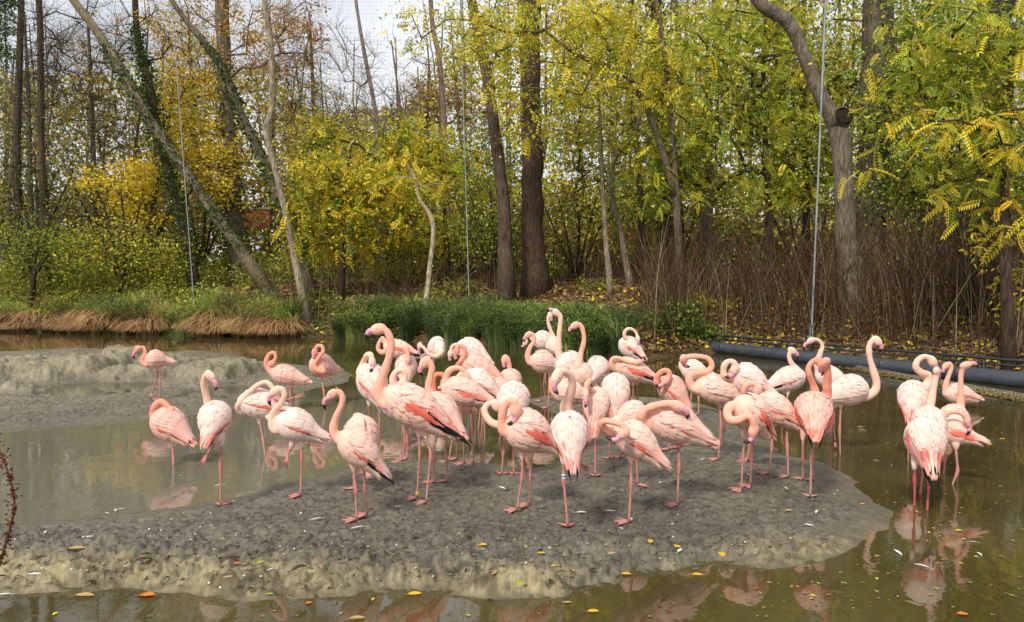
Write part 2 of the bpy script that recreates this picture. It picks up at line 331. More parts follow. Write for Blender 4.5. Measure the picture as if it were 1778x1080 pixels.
# ---------------------------------------------------------------- flamingos
RT = np.array([0, .03, .1, .2, .35, .5, .65, .8, .92, 1.0, 1.15, 1.3, 1.5]); RR = np.array([.12, .34, .62, .84, 1, 1, .88, .66, .46, .35, .27, .2, .1])
TONE = {  # plumage, neck, wing patch
 'w': ((.89, .67, .59), (.86, .54, .42), (.84, .15, .10)),
 'p': ((.88, .55, .45), (.85, .42, .30), (.84, .14, .09)),
 's': ((.85, .46, .37), (.83, .32, .23), (.83, .14, .08)),
 'o': ((.80, .40, .28), (.80, .25, .14), (.82, .15, .10))}
foot_col = np.array([.60, .23, .21])
BIRDS = []
FS_ = np.repeat(np.arange(6) / 5, 3); FA_ = np.tile([-1., 0, 1], 6); FW_ = np.repeat([.55, .92, 1, .93, .66, .08], 3)
FU_ = np.tile([0, .006, 0], 6); FU_[-3:] = 0; FK_ = np.tile([.84, 1.07, .9], 6)[:, None]
FF_ = np.array([(i_ * 3 + a_, i_ * 3 + a_ + 1, i_ * 3 + a_ + 4, i_ * 3 + a_ + 3) for i_ in range(5) for a_ in (0, 1)])
def flamingo(label, tone, F, c, yaw, pitch, L, H, neck, bill, legs=None, red=.5, blk=.5, ring=None, legc=None, nr=1., fan=0):
    body_c, neck_c, red_c = [np.array(a) for a in TONE[tone]]
    # distance from where its feet stand (or meet the water)
    u0 = legs[0][-1][0] if legs else c[0]
    q = G(u0, F)
    for _ in range(3): q = G(u0, F, max(ground_z(q[0], q[1]), 0))
    d = q[1]; k = px(d); gz = max(ground_z(q[0], q[1]), 0)
    yw = R(yaw); A = np.array([math.cos(yw) * math.cos(R(pitch)), math.sin(yw) * math.cos(R(pitch)), math.sin(R(pitch))])
    S = nrm(np.cross(A, (0, 0, 1.))); U = np.cross(S, A)
    Ct = P(c[0], c[1], d); Lm = L * k; Hm = H * k; Wm = min(Hm * .92, .27)
    rr = lambda t: np.interp(t, RT, RR)
    def surf(t, ph, off=0.):                      # t front to rear, ph from the spine downwards
        r = rr(t); droop = -np.clip(t - .75, 0, 1) * Hm * .25
        n_ = U * math.cos(ph) + S * math.sin(ph)
        return Ct + A * (.5 - t) * Lm + U * (droop + .04 * Hm * (1 - t)) + U * math.cos(ph) * (r * Hm / 2 + off) + S * math.sin(ph) * (r * Wm / 2 + off)
    g = Geo()
    ts = np.array([0, .015, .05, .1, .18, .28, .4, .52, .64, .76, .88, 1.0, 1.1]); ns = 18; V = []
    for t in ts:
        for j in range(ns): V.append(surf(t, 2 * math.pi * j / ns))
    i = np.arange(len(ts) - 1)[:, None] * ns; j = np.arange(ns)[None]; jn = (j + 1) % ns
    g.add(V, np.stack([i + j, i + ns + j, i + ns + jn, i + jn], -1).reshape(-1, 4))
    for kk, q_ in ((0, surf(-.01, 0, -.01)), (len(ts) - 1, surf(1.12, 0, -rr(1.12) * Hm / 2))):
        g.v.append(np.array([q_])); g.c.append(np.ones((1, 3))); ci = g.n; g.n += 1
        a = kk * ns + np.arange(ns); b_ = kk * ns + (np.arange(ns) + 1) % ns
        T = np.stack([a, b_, np.full(ns, ci)], 1); g.f[3].append(T if kk == 0 else T[:, ::-1])
    # neck
    fo = A[1] * Lm * .36
    anchor = Ct + A * Lm * .24
    NP = [anchor] + [P(p[0], p[1], d + (p[2] if len(p) > 2 else fo)) for p in neck]
    NP = np.array(NP); n = 14 + 4 * len(neck); cp = spline(NP, n)
    s = np.linspace(0, 1, n); arc = np.concatenate([[0], np.cumsum(np.linalg.norm(np.diff(cp, axis=0), axis=1))]); s = arc / arc[-1]
    sc_ = np.clip(Hm / .26, .8, 1.12) * nr
    rad = np.interp(s, [0, .10, .2, .4, .75, .95, 1], np.array([.082, .064, .043, .034, .0265, .0255, .027]) * sc_)
    rad = rad * (1 + .07 * np.interp(np.arange(n), np.arange(0, n + 4, 4), np.random.default_rng(int(c[0])).normal(size=len(np.arange(0, n + 4, 4))).clip(-1.4, 1.4)))
    tube(g, cp, rad, 12)
    hd = cp[-1]; bt = P(bill[0], bill[1], (hd[1] - (bill[2] if len(bill) > 2 else 0.0)))
    bd = bt - hd; bl = np.linalg.norm(bd)
    bd = bd / max(bl, 1e-5); bl = np.clip(bl, .135, .18); bt = hd + bd * bl
    back = cp[-4] - hd; th = back - bd * (back @ bd); up = -nrm(th) if np.linalg.norm(th) > .01 else np.array([0, 0, 1.])
    up = nrm(up - bd * (up @ bd)); sd_ = np.cross(bd, up)
    Mh = np.array([nrm(bd + up * .25), up, sd_]); Mh[1] = nrm(np.cross(Mh[2], Mh[0])); 
    sphere(g, hd + bd * .014 + up * .004, np.array([.060, .042, .033]) * sc_, (1, 1, 1), 12, 8, Mh)
    # thighs
    if not legs:
        hx = Ct - A * .02 * Lm
        legs = []
        for sg in (-1, 1):
            fx = hx + S * sg * .05; legs.append([fx + np.array([0, 0, -Hm * .48]), fx + A * -.02 + np.array([0, 0, -Hm * .48 - .22]), np.array([fx[0] + .02 * sg, fx[1], gz])])
        Lg = legs
    else:
        Lg = []
        for ii, lg in enumerate(legs):
            off = -.0 if len(legs) == 1 else (.05 if ii else -.05) * abs(A[0]) * 0
            ft = lg[-1]
            if len(lg) == 4 or (len(ft) > 2):      # lifted leg: stays in the bird's plane at the offset given
                pts = [P(p_[0], p_[1], d + (ft[2] if len(ft) > 2 else 0)) for p_ in lg[:3]]
            else:
                fg = G(ft[0], ft[1]);
                for _ in range(3): fg = G(ft[0], ft[1], max(ground_z(fg[0], fg[1]), 0))
                df = fg[1]
                if abs(df - d) > .45: df = d + np.sign(df - d) * .2; fg = P(ft[0], ft[1], df)
                m = len(lg); pts = [P(p_[0], p_[1], d + (df - d) * (i_ / (m - 1))) for i_, p_ in enumerate(lg[:-1])] + [fg]
            Lg.append(pts)
    for pts in Lg:
        h0 = pts[0]; inn = Ct - A * .04 * Lm - U * Hm * .22; inn[0] = inn[0] * .45 + h0[0] * .55; inn[1] = inn[1] * .5 + h0[1] * .5
        ax = nrm(pts[1] - h0)
        tube(g, spline([inn, h0, h0 + ax * .05], 7), np.linspace(.058, .012, 7), 10)
    me = g.mesh('tmp', None); ob = bpy.data.objects.new('tmp', me); C.objects.link(ob)
    md = ob.modifiers.new('r', 'REMESH'); md.mode = 'VOXEL'; md.voxel_size = .0078 if d < 7.6 else .0098
    sm = ob.modifiers.new('s', 'SMOOTH'); sm.factor = .5; sm.iterations = 5
    dg = bpy.context.evaluated_depsgraph_get(); ev = ob.evaluated_get(dg); em = ev.to_mesh()
    nv = len(em.vertices); V = np.zeros(nv * 3); em.vertices.foreach_get('co', V); V = V.reshape(-1, 3)
    npoly = len(em.polygons); lt = np.zeros(npoly, int); em.polygons.foreach_get('loop_total', lt); nl = len(em.loops); li = np.zeros(nl, int); em.loops.foreach_get('vertex_index', li)
    assert (lt == 4).all()
    Fq = li.reshape(-1, 4); ev.to_mesh_clear(); bpy.data.objects.remove(ob); bpy.data.meshes.remove(me)
    # colours: nearest neck sample gives the neck tone, blended into the body at the breast
    D = np.linalg.norm(V[:, None] - cp[None], axis=2); jn_ = D.argmin(1); dm = D.min(1)
    wgt = np.clip(1 - (dm - rad[jn_]) / .035, 0, 1) * np.clip((s[jn_] - .08) / .2, 0, 1)
    colr = body_c * (1 - wgt[:, None]) + neck_c * wgt[:, None]
    hw = np.clip(1 - np.linalg.norm(V - (hd + bd * .055), axis=1) / .045, 0, 1)[:, None]; colr = colr * (1 - hw) + np.array([.78, .33, .32]) * hw
    g = Geo(); g.add(V, Fq, colr)
    mq = random.random() * .5; lc = (foot_col * (1 - mq) + np.array([.40, .26, .20]) * mq) if legc is None else np.array(legc)
    for pts in Lg:
        gz_f = pts[-1]; lifted = len(legs[0]) and (gz_f[2] > gz + .08)
        a, b_, c_ = pts[0], pts[1], pts[-1]
        wetf = ground_z(c_[0], c_[1]) < -.015 and not lifted
        end = c_ + nrm(c_ - b_) * .16 if wetf else c_ + np.array([0, 0, .006])
        ln = spline([a + nrm(a - b_) * .03, a, a * .35 + b_ * .65, b_, b_ * .6 + end * .4, end], 17)
        sl_ = np.linspace(0, 1, 17); kn = np.argmin(np.linalg.norm(ln - b_, axis=1))
        rd = np.where(np.arange(17) < kn, np.interp(np.arange(17), [0, kn], [.0115, .0085]), .0078)
        rd[kn] = .0145; rd[max(kn - 1, 0)] = .0115; rd[min(kn + 1, 16)] = .0115
        lcol = np.tile(lc, (17, 1)) * (.85 + .3 * rng.random((17, 1))); lcol[kn] = lc
        g2 = np.interp(sl_, [0, 1], [0, .35])[:, None]; lcol = lcol * (1 - g2) + np.array([.35, .22, .15]) * g2; lcol[kn] = lc * np.array([1.12, .8, .85])
        tube(g, ln, rd * (1.12 if d < 9 else 1.2), 8, lcol)
        if not wetf:
            fd = np.array([A[0], A[1], 0.]) if abs(A[0]) + abs(A[1]) > .1 else np.array([-1., 0, 0])
            fd = nrm(fd); fs = np.array([-fd[1], fd[0], 0.]); nn = np.array([0, 0, 1.])
            if lifted: fd = nrm(c_ - b_); fs = nrm(np.cross(fd, (0.3, 1, .1))); nn = np.cross(fd, fs)
            fp = [c_ + nn * .012]; sp = .72 if not lifted else .22; tl = .095
            for a_ in (-sp, -sp / 2, 0, sp / 2, sp): fp.append(c_ + (fd * math.cos(a_) + fs * math.sin(a_)) * (tl if abs(a_) in (0, sp) else tl * .74) + nn * .004)
            base = np.array(fp); fc = lc * .72 if not lifted else lc * .5
            g.add(np.concatenate([base, base - nn * .009]), [[0, 1, 2], [0, 2, 3], [0, 3, 4], [0, 4, 5], [6, 8, 7], [6, 9, 8], [6, 10, 9], [6, 11, 10], [1, 7, 8], [1, 8, 2], [2, 8, 9], [2, 9, 3], [3, 9, 10], [3, 10, 4], [4, 10, 11], [4, 11, 5], [5, 11, 6], [5, 6, 0], [0, 6, 7], [0, 7, 1]], fc)
            for a_ in (-sp, 0, sp): tube(g, [c_ + nn * .008, c_ + (fd * math.cos(a_) + fs * math.sin(a_)) * tl * 1.08 + nn * .004], [.009, .005], 5, lc)
    base_loc = (Ct[0], d, gz)
    E = empty('flamingo', base_loc, label, 'flamingo', 'flamingos flocking on the mud flat')
    g.obj('body', M_skin, E)
    # bill: out, then kinked down
    g = Geo(); b0 = hd + bd * .036
    mid = hd + bd * bl * .62 + up * .020; tip = hd + bd * bl - up * .030
    ln = spline([b0, hd + bd * bl * .42 + up * .012, mid, hd + bd * bl * .88 - up * .002, tip], 11)
    rb = np.array([.026, .0245, .023, .0215, .0205, .020, .019, .017, .013, .009, .004]) * sc_
    pk = np.array([.72, .30, .36]); bc = np.array([pk * (1.1 - .02 * i_) if i_ < 7 else np.array([.015, .013, .013]) for i_ in range(11)])
    tube(g, ln, rb, 10, bc); g.obj('bill', M_bill, E)
    for sg in (-1, 1):
        g = Geo(); sphere(g, hd + bd * .018 + up * .014 + sd_ * sg * .0285 * sc_, .0065, (.45, .36, .12) if d < 8 else (.05, .03, .02), 6, 4); g.obj('eye', M_bill, E)
    # wings and tail: overlapping feathers
    def feather(g, t0, ph0, ln_, dph, w_, lift, col, h0=.004, tipc=None, curl=0.):
        t = t0 + FS_ * ln_ / Lm; ph = ph0 + dph * FS_
        r_ = np.interp(t, RT, RR); r = np.maximum(np.maximum(r_, .12) * (Hm + Wm) / 4, .05)
        ph = ph + FA_ * w_ * FW_ / 2 / r; off = h0 + lift * FS_ + FU_ + curl * FS_ * FS_
        droop = -np.clip(t - .75, 0, 1) * Hm * .25 + .04 * Hm * (1 - t); cp_, sp_ = np.cos(ph), np.sin(ph)
        V = Ct + A * ((.5 - t) * Lm)[:, None] + U * (droop + cp_ * (r_ * Hm / 2 + off))[:, None] + S * (sp_ * (r_ * Wm / 2 + off))[:, None]
        cl = np.tile(col, (18, 1))
        if tipc is not None: cl[12:] = tipc
        g.add(V, FF_, cl * FK_)
    white = body_c * .72 + np.array([.92, .79, .72]) * .28
    dk = np.array([.014, .012, .013])
    for sg in (-1, 1):
        g = Geo(); rnd = lambda a=.1: 1 + (random.random() - .5) * a
        if blk > 0:
            for i_ in range(7): feather(g, .62 + i_ * .02, sg * R(62 + i_ * 6), (.17 + .02 * (6 - i_)) * (.6 + .7 * blk), -sg * R(14), .026 + .008 * (blk > .6), .004, dk, .0015 + .0045 * (blk > .6))
        if red > 0:
            for i_ in range(9):
                a = i_ / 8
                if random.random() < .35 + .6 * red: feather(g, .36 + .3 * a + random.uniform(-.03, .03), sg * R(102 - 14 * a - 10 * red + random.uniform(-8, 6)), .12 * rnd(.6), -sg * R(6), random.uniform(.026, .045), .004, (red_c * .85 + white * .15 * random.random()) * rnd(.3), .003)
            if red > .75:
                for i_ in range(10): feather(g, .34 + .034 * i_ + random.uniform(-.02, .02), sg * R(84 - 10 * (red - .7) + random.uniform(-6, 6)), .14 * rnd(.4), sg * R(4), .044, .005, (red_c * .92 + white * .12 * random.random()) * rnd(.25), .0045)
            for i_ in range(7):
                q0 = random.random() * .5; feather(g, .62 + .03 * i_, sg * R(90 - 8 * i_ + random.uniform(-5, 5)), .17 * rnd(.5), -sg * R(8), .030, .006, (red_c * (.95 - q0) + white * (.05 + q0)) * rnd(.2), .004)
        low = 104 - 42 * red
        for t0 in (.13, .25, .38, .52):           # small soft feathers of the breast, flank and belly
            for i_ in range(8):
                ph = low + (158 - low) * i_ / 7 + random.uniform(-5, 5); wm = random.random() * .8
                feather(g, t0 + random.uniform(-.04, .04), sg * R(ph), .085 * rnd(.4), sg * R(4), .040, .0035, (white * wm + body_c * (1 - wm)) * rnd(.10), .0012)
        for row, (t0, L_, W_, n_) in enumerate(((.50, .20, .036, 9), (.38, .16, .036, 10), (.26, .13, .034, 10), (.15, .11, .034, 9))):
            for i_ in range(n_):
                a = i_ / (n_ - 1); ph = R(7 + (low - 7) * a + random.uniform(-3, 3))
                wm = random.random(); cmix = (white * wm + (body_c * .5 + neck_c * .5) * (1 - wm) * .5 + white * (1 - wm) * .5) * rnd(.14)
                if row == 0 and a > .5: cmix = cmix * (1 - .5 * red) + red_c * .5 * red
                feather(g, t0 + .05 * a + random.uniform(-.02, .02), sg * ph, L_ * rnd(.25) * (1.25 if row == 0 else 1), -sg * R(10) * a, W_ * rnd(.2), .008, cmix, .006 + .0016 * (row), curl=random.uniform(0, .006))
        for i_ in range(7):                       # long tertials draped over the rump
            a = i_ / 6; feather(g, .64 + .06 * random.random(), sg * R(8 + 52 * a), (.21 - .15 * fan) * rnd(.2 + .7 * fan), -sg * R(6), .034, .012, (white * (.75 + .25 * (1 - red)) + red_c * .25 * red) * rnd(.1), .005, curl=.012 * random.random(), tipc=white * .9)
        if fan:
            for i_ in range(3):
                feather(g, .76 + .03 * i_, sg * R(62 + 10 * i_), .16, -sg * R(10), .034, .004, dk, .006)
            for i_ in range(int(3 + 5 * fan)):
                a = i_ / 7; q0 = random.random() * .55; feather(g, (.84 if fan <= .8 else .72) - .20 * a * fan + random.uniform(-.05, .05), sg * R(10 + 82 * a + random.uniform(-6, 6)), .16 * rnd(.5), sg * R(6), .034, .006, (red_c * (.95 - q0) + white * (.05 + q0)) * rnd(.2), .0125)
            if fan > .8:
                for i_ in range(7): feather(g, .88 + .02 * (i_ % 3), sg * R(16 + 13 * i_), .12 * rnd(.5), 0, .028, .004, dk, .008)
        g.obj('wing', M_feather, E)
    g = Geo()
    for i_ in range(9):
        a = (i_ - 4) / 4; feather(g, .98, R(a * 70), .13, 0, .03, .004, (white * .6 + red_c * .4 * max(red, .3) + white * .4 * (1 - max(red, .3))) * .97, .001)
    for i_ in range(8): feather(g, .72 + .03 * (i_ % 3), R(125 + i_ * 16), .15, 0, .05, .010, white * (1 + .06 * random.random()), .003)
    g.obj('tail', M_feather, E)
    if ring:
        li_, fr, colr_, _ = ring; a, b_, c_ = Lg[li_][0], Lg[li_][1], Lg[li_][-1]
        q_ = (a + (b_ - a) * fr) if fr <= 1 else (b_ + (c_ - b_) * (fr - 1)); ax = nrm(b_ - a) if fr <= 1 else nrm(c_ - b_)
        g = Geo(); tube(g, [q_ - ax * .014, q_ - ax * .005], [.015, .015], 10, colr_[0]); tube(g, [q_ - ax * .004, q_ + ax * .004], [.0155, .0155], 10, colr_[1]); tube(g, [q_ + ax * .005, q_ + ax * .014], [.015, .015], 10, colr_[0])
        rg = g.obj('leg_ring', M_bill, E); rg['label'] = ring[3]
    BIRDS.append((label, d)); return E
N_ = -.13   # neck lying on the side of the body that faces the camera
F_ = flamingo
F_('small pink flamingo at far left by the mud mounds, neck in an S', 's', 693, (272, 625), 200, 3, 36, 30, [(256, 633), (247, 627), (252, 613), (249, 603), (239, 605)], (231, 622), [[(278, 640), (278, 665), (277, 693)], [(273, 640), (270, 662), (264, 682, .02)]], red=.1, blk=0)
F_('pink flamingo asleep in the left pool with head tucked on its back', 's', 806, (296, 740), 165, 28, 82, 54, [(268, 724), (269, 706, -.02), (279, 697, -.02), (290, 704, -.03), (296, 714, -.04)], (293, 722), [[(299, 768), (301, 794), (301, 808)]], red=.4, blk=.6)
F_('pale flamingo at the pool edge seen from behind, one dark foot lifted', 'w', 878, (373, 731), 93, 30, 78, 54, [(364, 706, .1), (358, 688, .08), (354, 667, .05), (357, 652, .02), (363, 650, 0)], (374, 670), [[(384, 765), (383, 812), (383, 878)], [(380, 762), (368, 776), (360, 790, -.05)]], red=.7, blk=.2, fan=0.5)
F_('preening pale flamingo with bill in its back, before the tiny puddles', 'w', 786, (455, 703), 178, 8, 88, 48, [(421, 712), (414, 706, -.04), (422, 695, -.08), (436, 679, -.1), (449, 668, -.1), (463, 664, -.1), (473, 673, -.1), (475, 684, -.1)], (488, 692), [[(450, 729), (457, 764), (460, 790)], [(470, 728), (492, 697), (513, 690, -.08)]], red=.5, blk=0)
F_('small pink flamingo on the far mud with head curled to its breast', 's', 712, (499, 653), 182, 12, 62, 32, [(470, 645), (462, 633), (466, 617), (475, 612), (479, 620), (474, 629)], (467, 639), [[(503, 669), (504, 688), (506, 712)], [(507, 669), (508, 690), (508, 709)]], red=.1, blk=.4)
F_('pink flamingo with neck looped over its breast at the tip of the far mud', 's', 702, (560, 636), 225, 12, 52, 40, [(562, 645, -.2), (550, 642, -.22), (546, 634, -.2), (553, 622, -.2), (561, 611, -.18), (559, 601, -.16), (551, 601, -.14), (547, 609, -.14)], (546, 623), [[(558, 655), (562, 678), (565, 706)], [(567, 652), (575, 659), (583, 670, .0)]], red=.1, blk=0)
F_('pale flamingo facing left on one red jointed leg, beside the pool', 'w', 861, (516, 741), 190, 20, 78, 52, [(479, 746), (472, 730), (477, 713), (489, 698), (494, 685), (490, 675), (481, 677)], (468, 697), [[(523, 768), (524, 793), (522, 861)], [(508, 768), (504, 780), (501, 790, -.02)]], red=.4, blk=.1)
F_('peach flamingo hidden behind the front left one, head tucked away', 'p', 848, (628, 763), 120, 55, 92, 62, [(612, 735, .1), (622, 725, .1)], (634, 735), [[(618, 808), (615, 828), (614, 850)], [(634, 800), (636, 812), (640, 824)]], red=.4, blk=0)
F_('front left peach flamingo facing left with long neck and drooping tail', 'p', 903, (624, 783), 188, 42, 96, 52, [(586, 760), (579, 745), (583, 725), (592, 706), (595, 691), (589, 680), (580, 682)], (563, 704), [[(614, 808), (618, 850), (619, 903)], [(631, 810), (634, 845), (638, 895)]], red=.6, blk=.7)
F_('white flamingo with folded neck, behind the tallest one on its left', 'w', 782, (647, 668), 135, 38, 84, 58, [(626, 648, .05), (630, 632), (637, 617, .0), (644, 616, -.03), (646, 626, -.05)], (645, 640, .05), [[(641, 700), (643, 730), (644, 752)], [(659, 710), (659, 745), (660, 782)]], red=.6, blk=.1)
F_('small flamingo with red and black wing behind the tallest ones neck', 'p', 690, (694, 608), 178, 14, 60, 30, [(665, 612), (657, 607), (658, 596), (664, 586), (668, 592)], (667, 603), [[(690, 622), (690, 645), (690, 680)]], red=.9, blk=.7)
F_('peach flamingo from behind with neck resting straight up its back', 'p', 722, (705, 641), 95, 35, 58, 38, [(709, 630, -.12), (708, 616, -.13), (706, 602, -.12), (702, 603, -.1)], (711, 618, .02), None, red=.1, blk=0)
F_('white flamingo with circled neck directly right of the tallest neck', 'w', 800, (700, 700), 175, 10, 90, 60, [(672, 690, -.03), (684, 676, -.05), (682, 658, -.05), (688, 646, -.05), (699, 643, -.05), (704, 653, -.05), (701, 663, -.05)], (690, 671), None, red=.6, blk=.1)
F_('white flamingo with neck wrapped round its round body, preening a leg', 'w', 682, (758, 606), 300, 5, 46, 38, [(766, 612, -.2), (757, 619, -.24), (745, 615, -.25), (736, 604, -.24), (729, 599, -.22)], (729, 616), [[(753, 624), (752, 650), (750, 678)], [(732, 620), (729, 640), (730, 660, -.1)]], red=.05, blk=0)
F_('rear flamingo of the centre pair with slim neck and dark bill tip', 'p', 836, (764, 722), 150, 30, 92, 66, [(748, 690), (744, 674), (747, 655), (750, 640), (746, 628), (740, 627)], (735, 638), [[(754, 765), (754, 800), (753, 838)], [(770, 765), (775, 798), (777, 836)]], red=.9, blk=.9)
F_('salmon orange flamingo whose hooked neck shows behind the centre group', 'o', 800, (785, 700), 160, 12, 60, 44, [(758, 690), (752, 672), (753, 656), (762, 649), (771, 653), (773, 660)], (765, 668), None, red=.2, blk=0)
F_('tallest flamingo of the flock, long straight neck and yellow leg ring', 'p', 868, (722, 712), 184, 30, 132, 66, [(668, 699), (659, 684), (662, 660), (671, 635), (678, 610), (678, 590), (671, 575), (660, 571)], (638, 582), [[(727, 750), (729, 789), (724, 866)], [(737, 752), (748, 787), (740, 873)]], red=1, blk=1, fan=.35, ring=(0, 1.88, ((.75, .45, .03), (.7, .4, .03)), 'yellow band just above the foot'), nr=1.02)
F_('white flamingo in the back row with head hanging left, pink bill', 'w', 708, (820, 611), 165, 25, 62, 40, [(800, 608, -.02), (793, 599, -.05), (785, 602, -.05), (783, 612, -.05)], (783, 629), None, red=.3, blk=0)
F_('salmon flamingo before the white one, S neck and red tail tip', 's', 745, (833, 642), 172, 24, 82, 40, [(797, 636), (800, 628, -.05), (807, 616, -.06), (806, 604, -.06), (798, 600, -.05), (793, 608, -.04)], (793, 621), None, red=.5, blk=.4)
F_('white winged flamingo lying low between the centre birds, pink tail', 'w', 775, (836, 668), 172, 34, 76, 40, [(806, 652, -.02), (800, 648), (797, 655)], (797, 666), None, red=.6, blk=.5)
F_('flamingo with neck bowed forward in front of the centre back row', 'p', 808, (807, 683), 178, 15, 88, 46, [(774, 668), (776, 650), (784, 641), (797, 639), (806, 645), (808, 651)], (814, 664), [[(801, 706), (804, 745), (806, 806)], [(817, 704), (819, 745), (822, 806)]], red=.7, blk=.4)
F_('flamingo whose thin neck hooks up alone above the white back', 'p', 740, (886, 664), 100, 30, 50, 40, [(884, 648, .05), (884, 633, .02), (882, 622, 0), (877, 622, 0)], (877, 638), None, red=0, blk=0)
F_('salmon flamingo tucked low whose small curled neck peeks at centre', 's', 765, (872, 677), 160, 10, 46, 36, [(856, 668), (852, 662), (857, 656), (863, 662)], (860, 670), None, red=0, blk=0)
F_('white flamingo seen from behind with neck looping out to its left', 'w', 824, (891, 700), 78, 42, 84, 58, [(876, 733, -.2), (858, 736, -.22), (846, 726, -.2), (841, 712, -.18), (848, 701, -.16), (860, 702, -.15)], (866, 716), [[(878, 745), (874, 785), (871, 824)], [(894, 745), (892, 785), (892, 824)]], red=.5, blk=0, fan=0.3)
F_('front flamingo with broad coral wing patch and head tucked back', 'p', 886, (918, 752), 188, 22, 96, 70, [(877, 748, -.02), (872, 730, -.04), (875, 710, -.06), (884, 697, -.08), (893, 698, -.1), (896, 708, -.1)], (890, 728), [[(907, 788), (907, 824), (898, 886)], [(921, 788), (921, 826), (919, 878)]], red=1, blk=.3)
F_('peach flamingo facing left at the back of the mud, one dark leg', 'p', 706, (944, 630), 184, 10, 50, 38, [(920, 629), (916, 617), (921, 602), (928, 592), (926, 581), (919, 580)], (911, 590), [[(937, 645), (940, 668), (941, 696)], [(954, 648), (953, 678), (952, 708)]], red=0, blk=0)
F_('preening flamingo farthest back with its bill turned down at left', 'w', 668, (945, 593), 178, 14, 44, 32, [(925, 590), (920, 582), (914, 585), (913, 594)], (903, 603), None, red=.3, blk=0)
F_('flamingo whose small head on a short neck stands before the sedge', 'w', 672, (962, 602), 120, 20, 30, 30, [(960, 585), (956, 573), (952, 560), (952, 549), (955, 546)], (956, 560), None, red=0, blk=0)
F_('upright flamingo with bill pointing left above the sedge line', 'w', 738, (990, 640), 205, 38, 62, 52, [(970, 615), (970, 600), (971, 580), (973, 560), (973, 548), (967, 544)], (957, 540), None, red=.8, blk=.3)
F_('flamingo with arched neck and pink bill right of the most upright one', 'p', 748, (1012, 655), 185, 40, 56, 40, [(1004, 634, -.05), (1009, 612), (1014, 592), (1012, 573), (1006, 563), (1000, 564)], (989, 576), None, red=.3, blk=.8)
F_('round white flamingo back right of centre showing a red tail spot', 'w', 742, (1037, 644), 60, 20, 52, 44, [(1040, 632, .1), (1034, 630, .1)], (1030, 636), None, red=.5, blk=0)
F_('peach flamingo behind the blue ringed bird with its head hidden', 'p', 790, (988, 683), 178, 10, 68, 42, [(960, 678), (957, 666), (961, 653), (970, 645)], (975, 655), None, red=0, blk=0)
F_('front centre flamingo from behind with a blue and white leg ring', 'w', 915, (989, 757), 92, 40, 98, 64, [(983, 718, .08), (983, 703, .06), (990, 684, .02), (994, 665, -.02), (988, 650, -.05), (977, 644, -.08), (969, 650, -.1)], (966, 671), [[(978, 795), (979, 836), (986, 915)], [(988, 790), (994, 798), (1003, 803, -.02)]], red=.7, blk=.7, ring=(0, .78, ((.75, .8, .85), (.05, .16, .45)), 'blue and white band above the joint'), nr=1.05, fan=0.6)
F_('flamingo with neck down its back and pink bill between two wings', 'p', 827, (1036, 706), 78, 50, 76, 48, [(1020, 672, -.1), (1024, 661, -.14), (1019, 668, -.17), (1017, 680, -.18)], (1017, 694, .02), [[(1035, 740), (1034, 780), (1033, 827)], [(1028, 738), (1027, 745), (1025, 754, .05)]], red=.8, blk=.4, fan=0.6)
F_('large white flamingo from behind with scarlet wing edges, head out of sight', 'w', 799, (1069, 686), 88, 52, 84, 58, [(1068, 655, .12), (1064, 660, .14)], (1060, 668), [[(1061, 720), (1059, 760), (1058, 797)], [(1077, 720), (1078, 760), (1077, 795)]], red=1, blk=.1, fan=0.7)
F_('flamingo with neck folded flat along its back and long black tail', 'p', 715, (1099, 645), 176, 17, 80, 38, [(1066, 641, -.05), (1061, 630, -.07), (1066, 622, -.08), (1078, 623, -.1), (1092, 629, -.12), (1105, 630, -.12)], (1115, 624), [[(1099, 666), (1100, 690), (1100, 712)], [(1106, 664), (1107, 690), (1107, 708)]], red=.8, blk=1)
F_('small flamingo with ringed neck standing alone by the sedge edge', 'w', 668, (1095, 605), 150, 30, 50, 34, [(1088, 590, -.05), (1084, 582, -.08), (1087, 573, -.1), (1096, 571, -.1), (1104, 577, -.1), (1107, 586, -.12)], (1108, 597), None, red=.7, blk=.8)
F_('salmon flamingo with tightly coiled neck right of the black tailed one', 's', 780, (1168, 680), 140, 38, 66, 44, [(1142, 668, -.05), (1141, 656, -.07), (1148, 646, -.1), (1158, 643, -.12), (1163, 650, -.13), (1158, 658, -.14)], (1150, 664), None, red=.7, blk=0)
F_('white flamingo half hidden behind the looped neck, legs in water', 'w', 718, (1205, 645), 165, 5, 46, 36, [(1184, 640), (1182, 630), (1190, 624)], (1190, 637), [[(1202, 662), (1200, 690), (1199, 717)], [(1214, 662), (1213, 690), (1213, 720)]], red=.7, blk=0)
F_('peach flamingo with its neck in a wide flat loop, facing left', 'p', 797, (1250, 680), 178, 16, 92, 48, [(1205, 674), (1197, 662), (1200, 651), (1213, 647), (1228, 645), (1236, 635), (1230, 623), (1215, 619), (1198, 619), (1187, 622)], (1192, 634, -.05), [[(1250, 702), (1252, 740), (1247, 798)], [(1256, 702), (1258, 742), (1252, 778)]], red=.1, blk=0)
F_('peach flamingo behind the two preening front birds, rounded back', 'p', 845, (1098, 724), 10, 15, 62, 46, [(1122, 730, .04), (1128, 742, .03), (1127, 758, 0)], (1120, 768), [[(1105, 745), (1106, 800), (1107, 843)]], red=0, blk=0)
F_('cream flamingo preening its back with one leg folded level', 'p', 877, (1172, 738), 178, 20, 112, 66, [(1124, 738, -.02), (1114, 726, -.05), (1121, 712, -.08), (1140, 704, -.11), (1160, 701, -.13), (1173, 704, -.14)], (1187, 715), [[(1178, 768), (1179, 808), (1176, 877)], [(1195, 768), (1168, 777), (1222, 770, -.04)]], red=.3, blk=0)
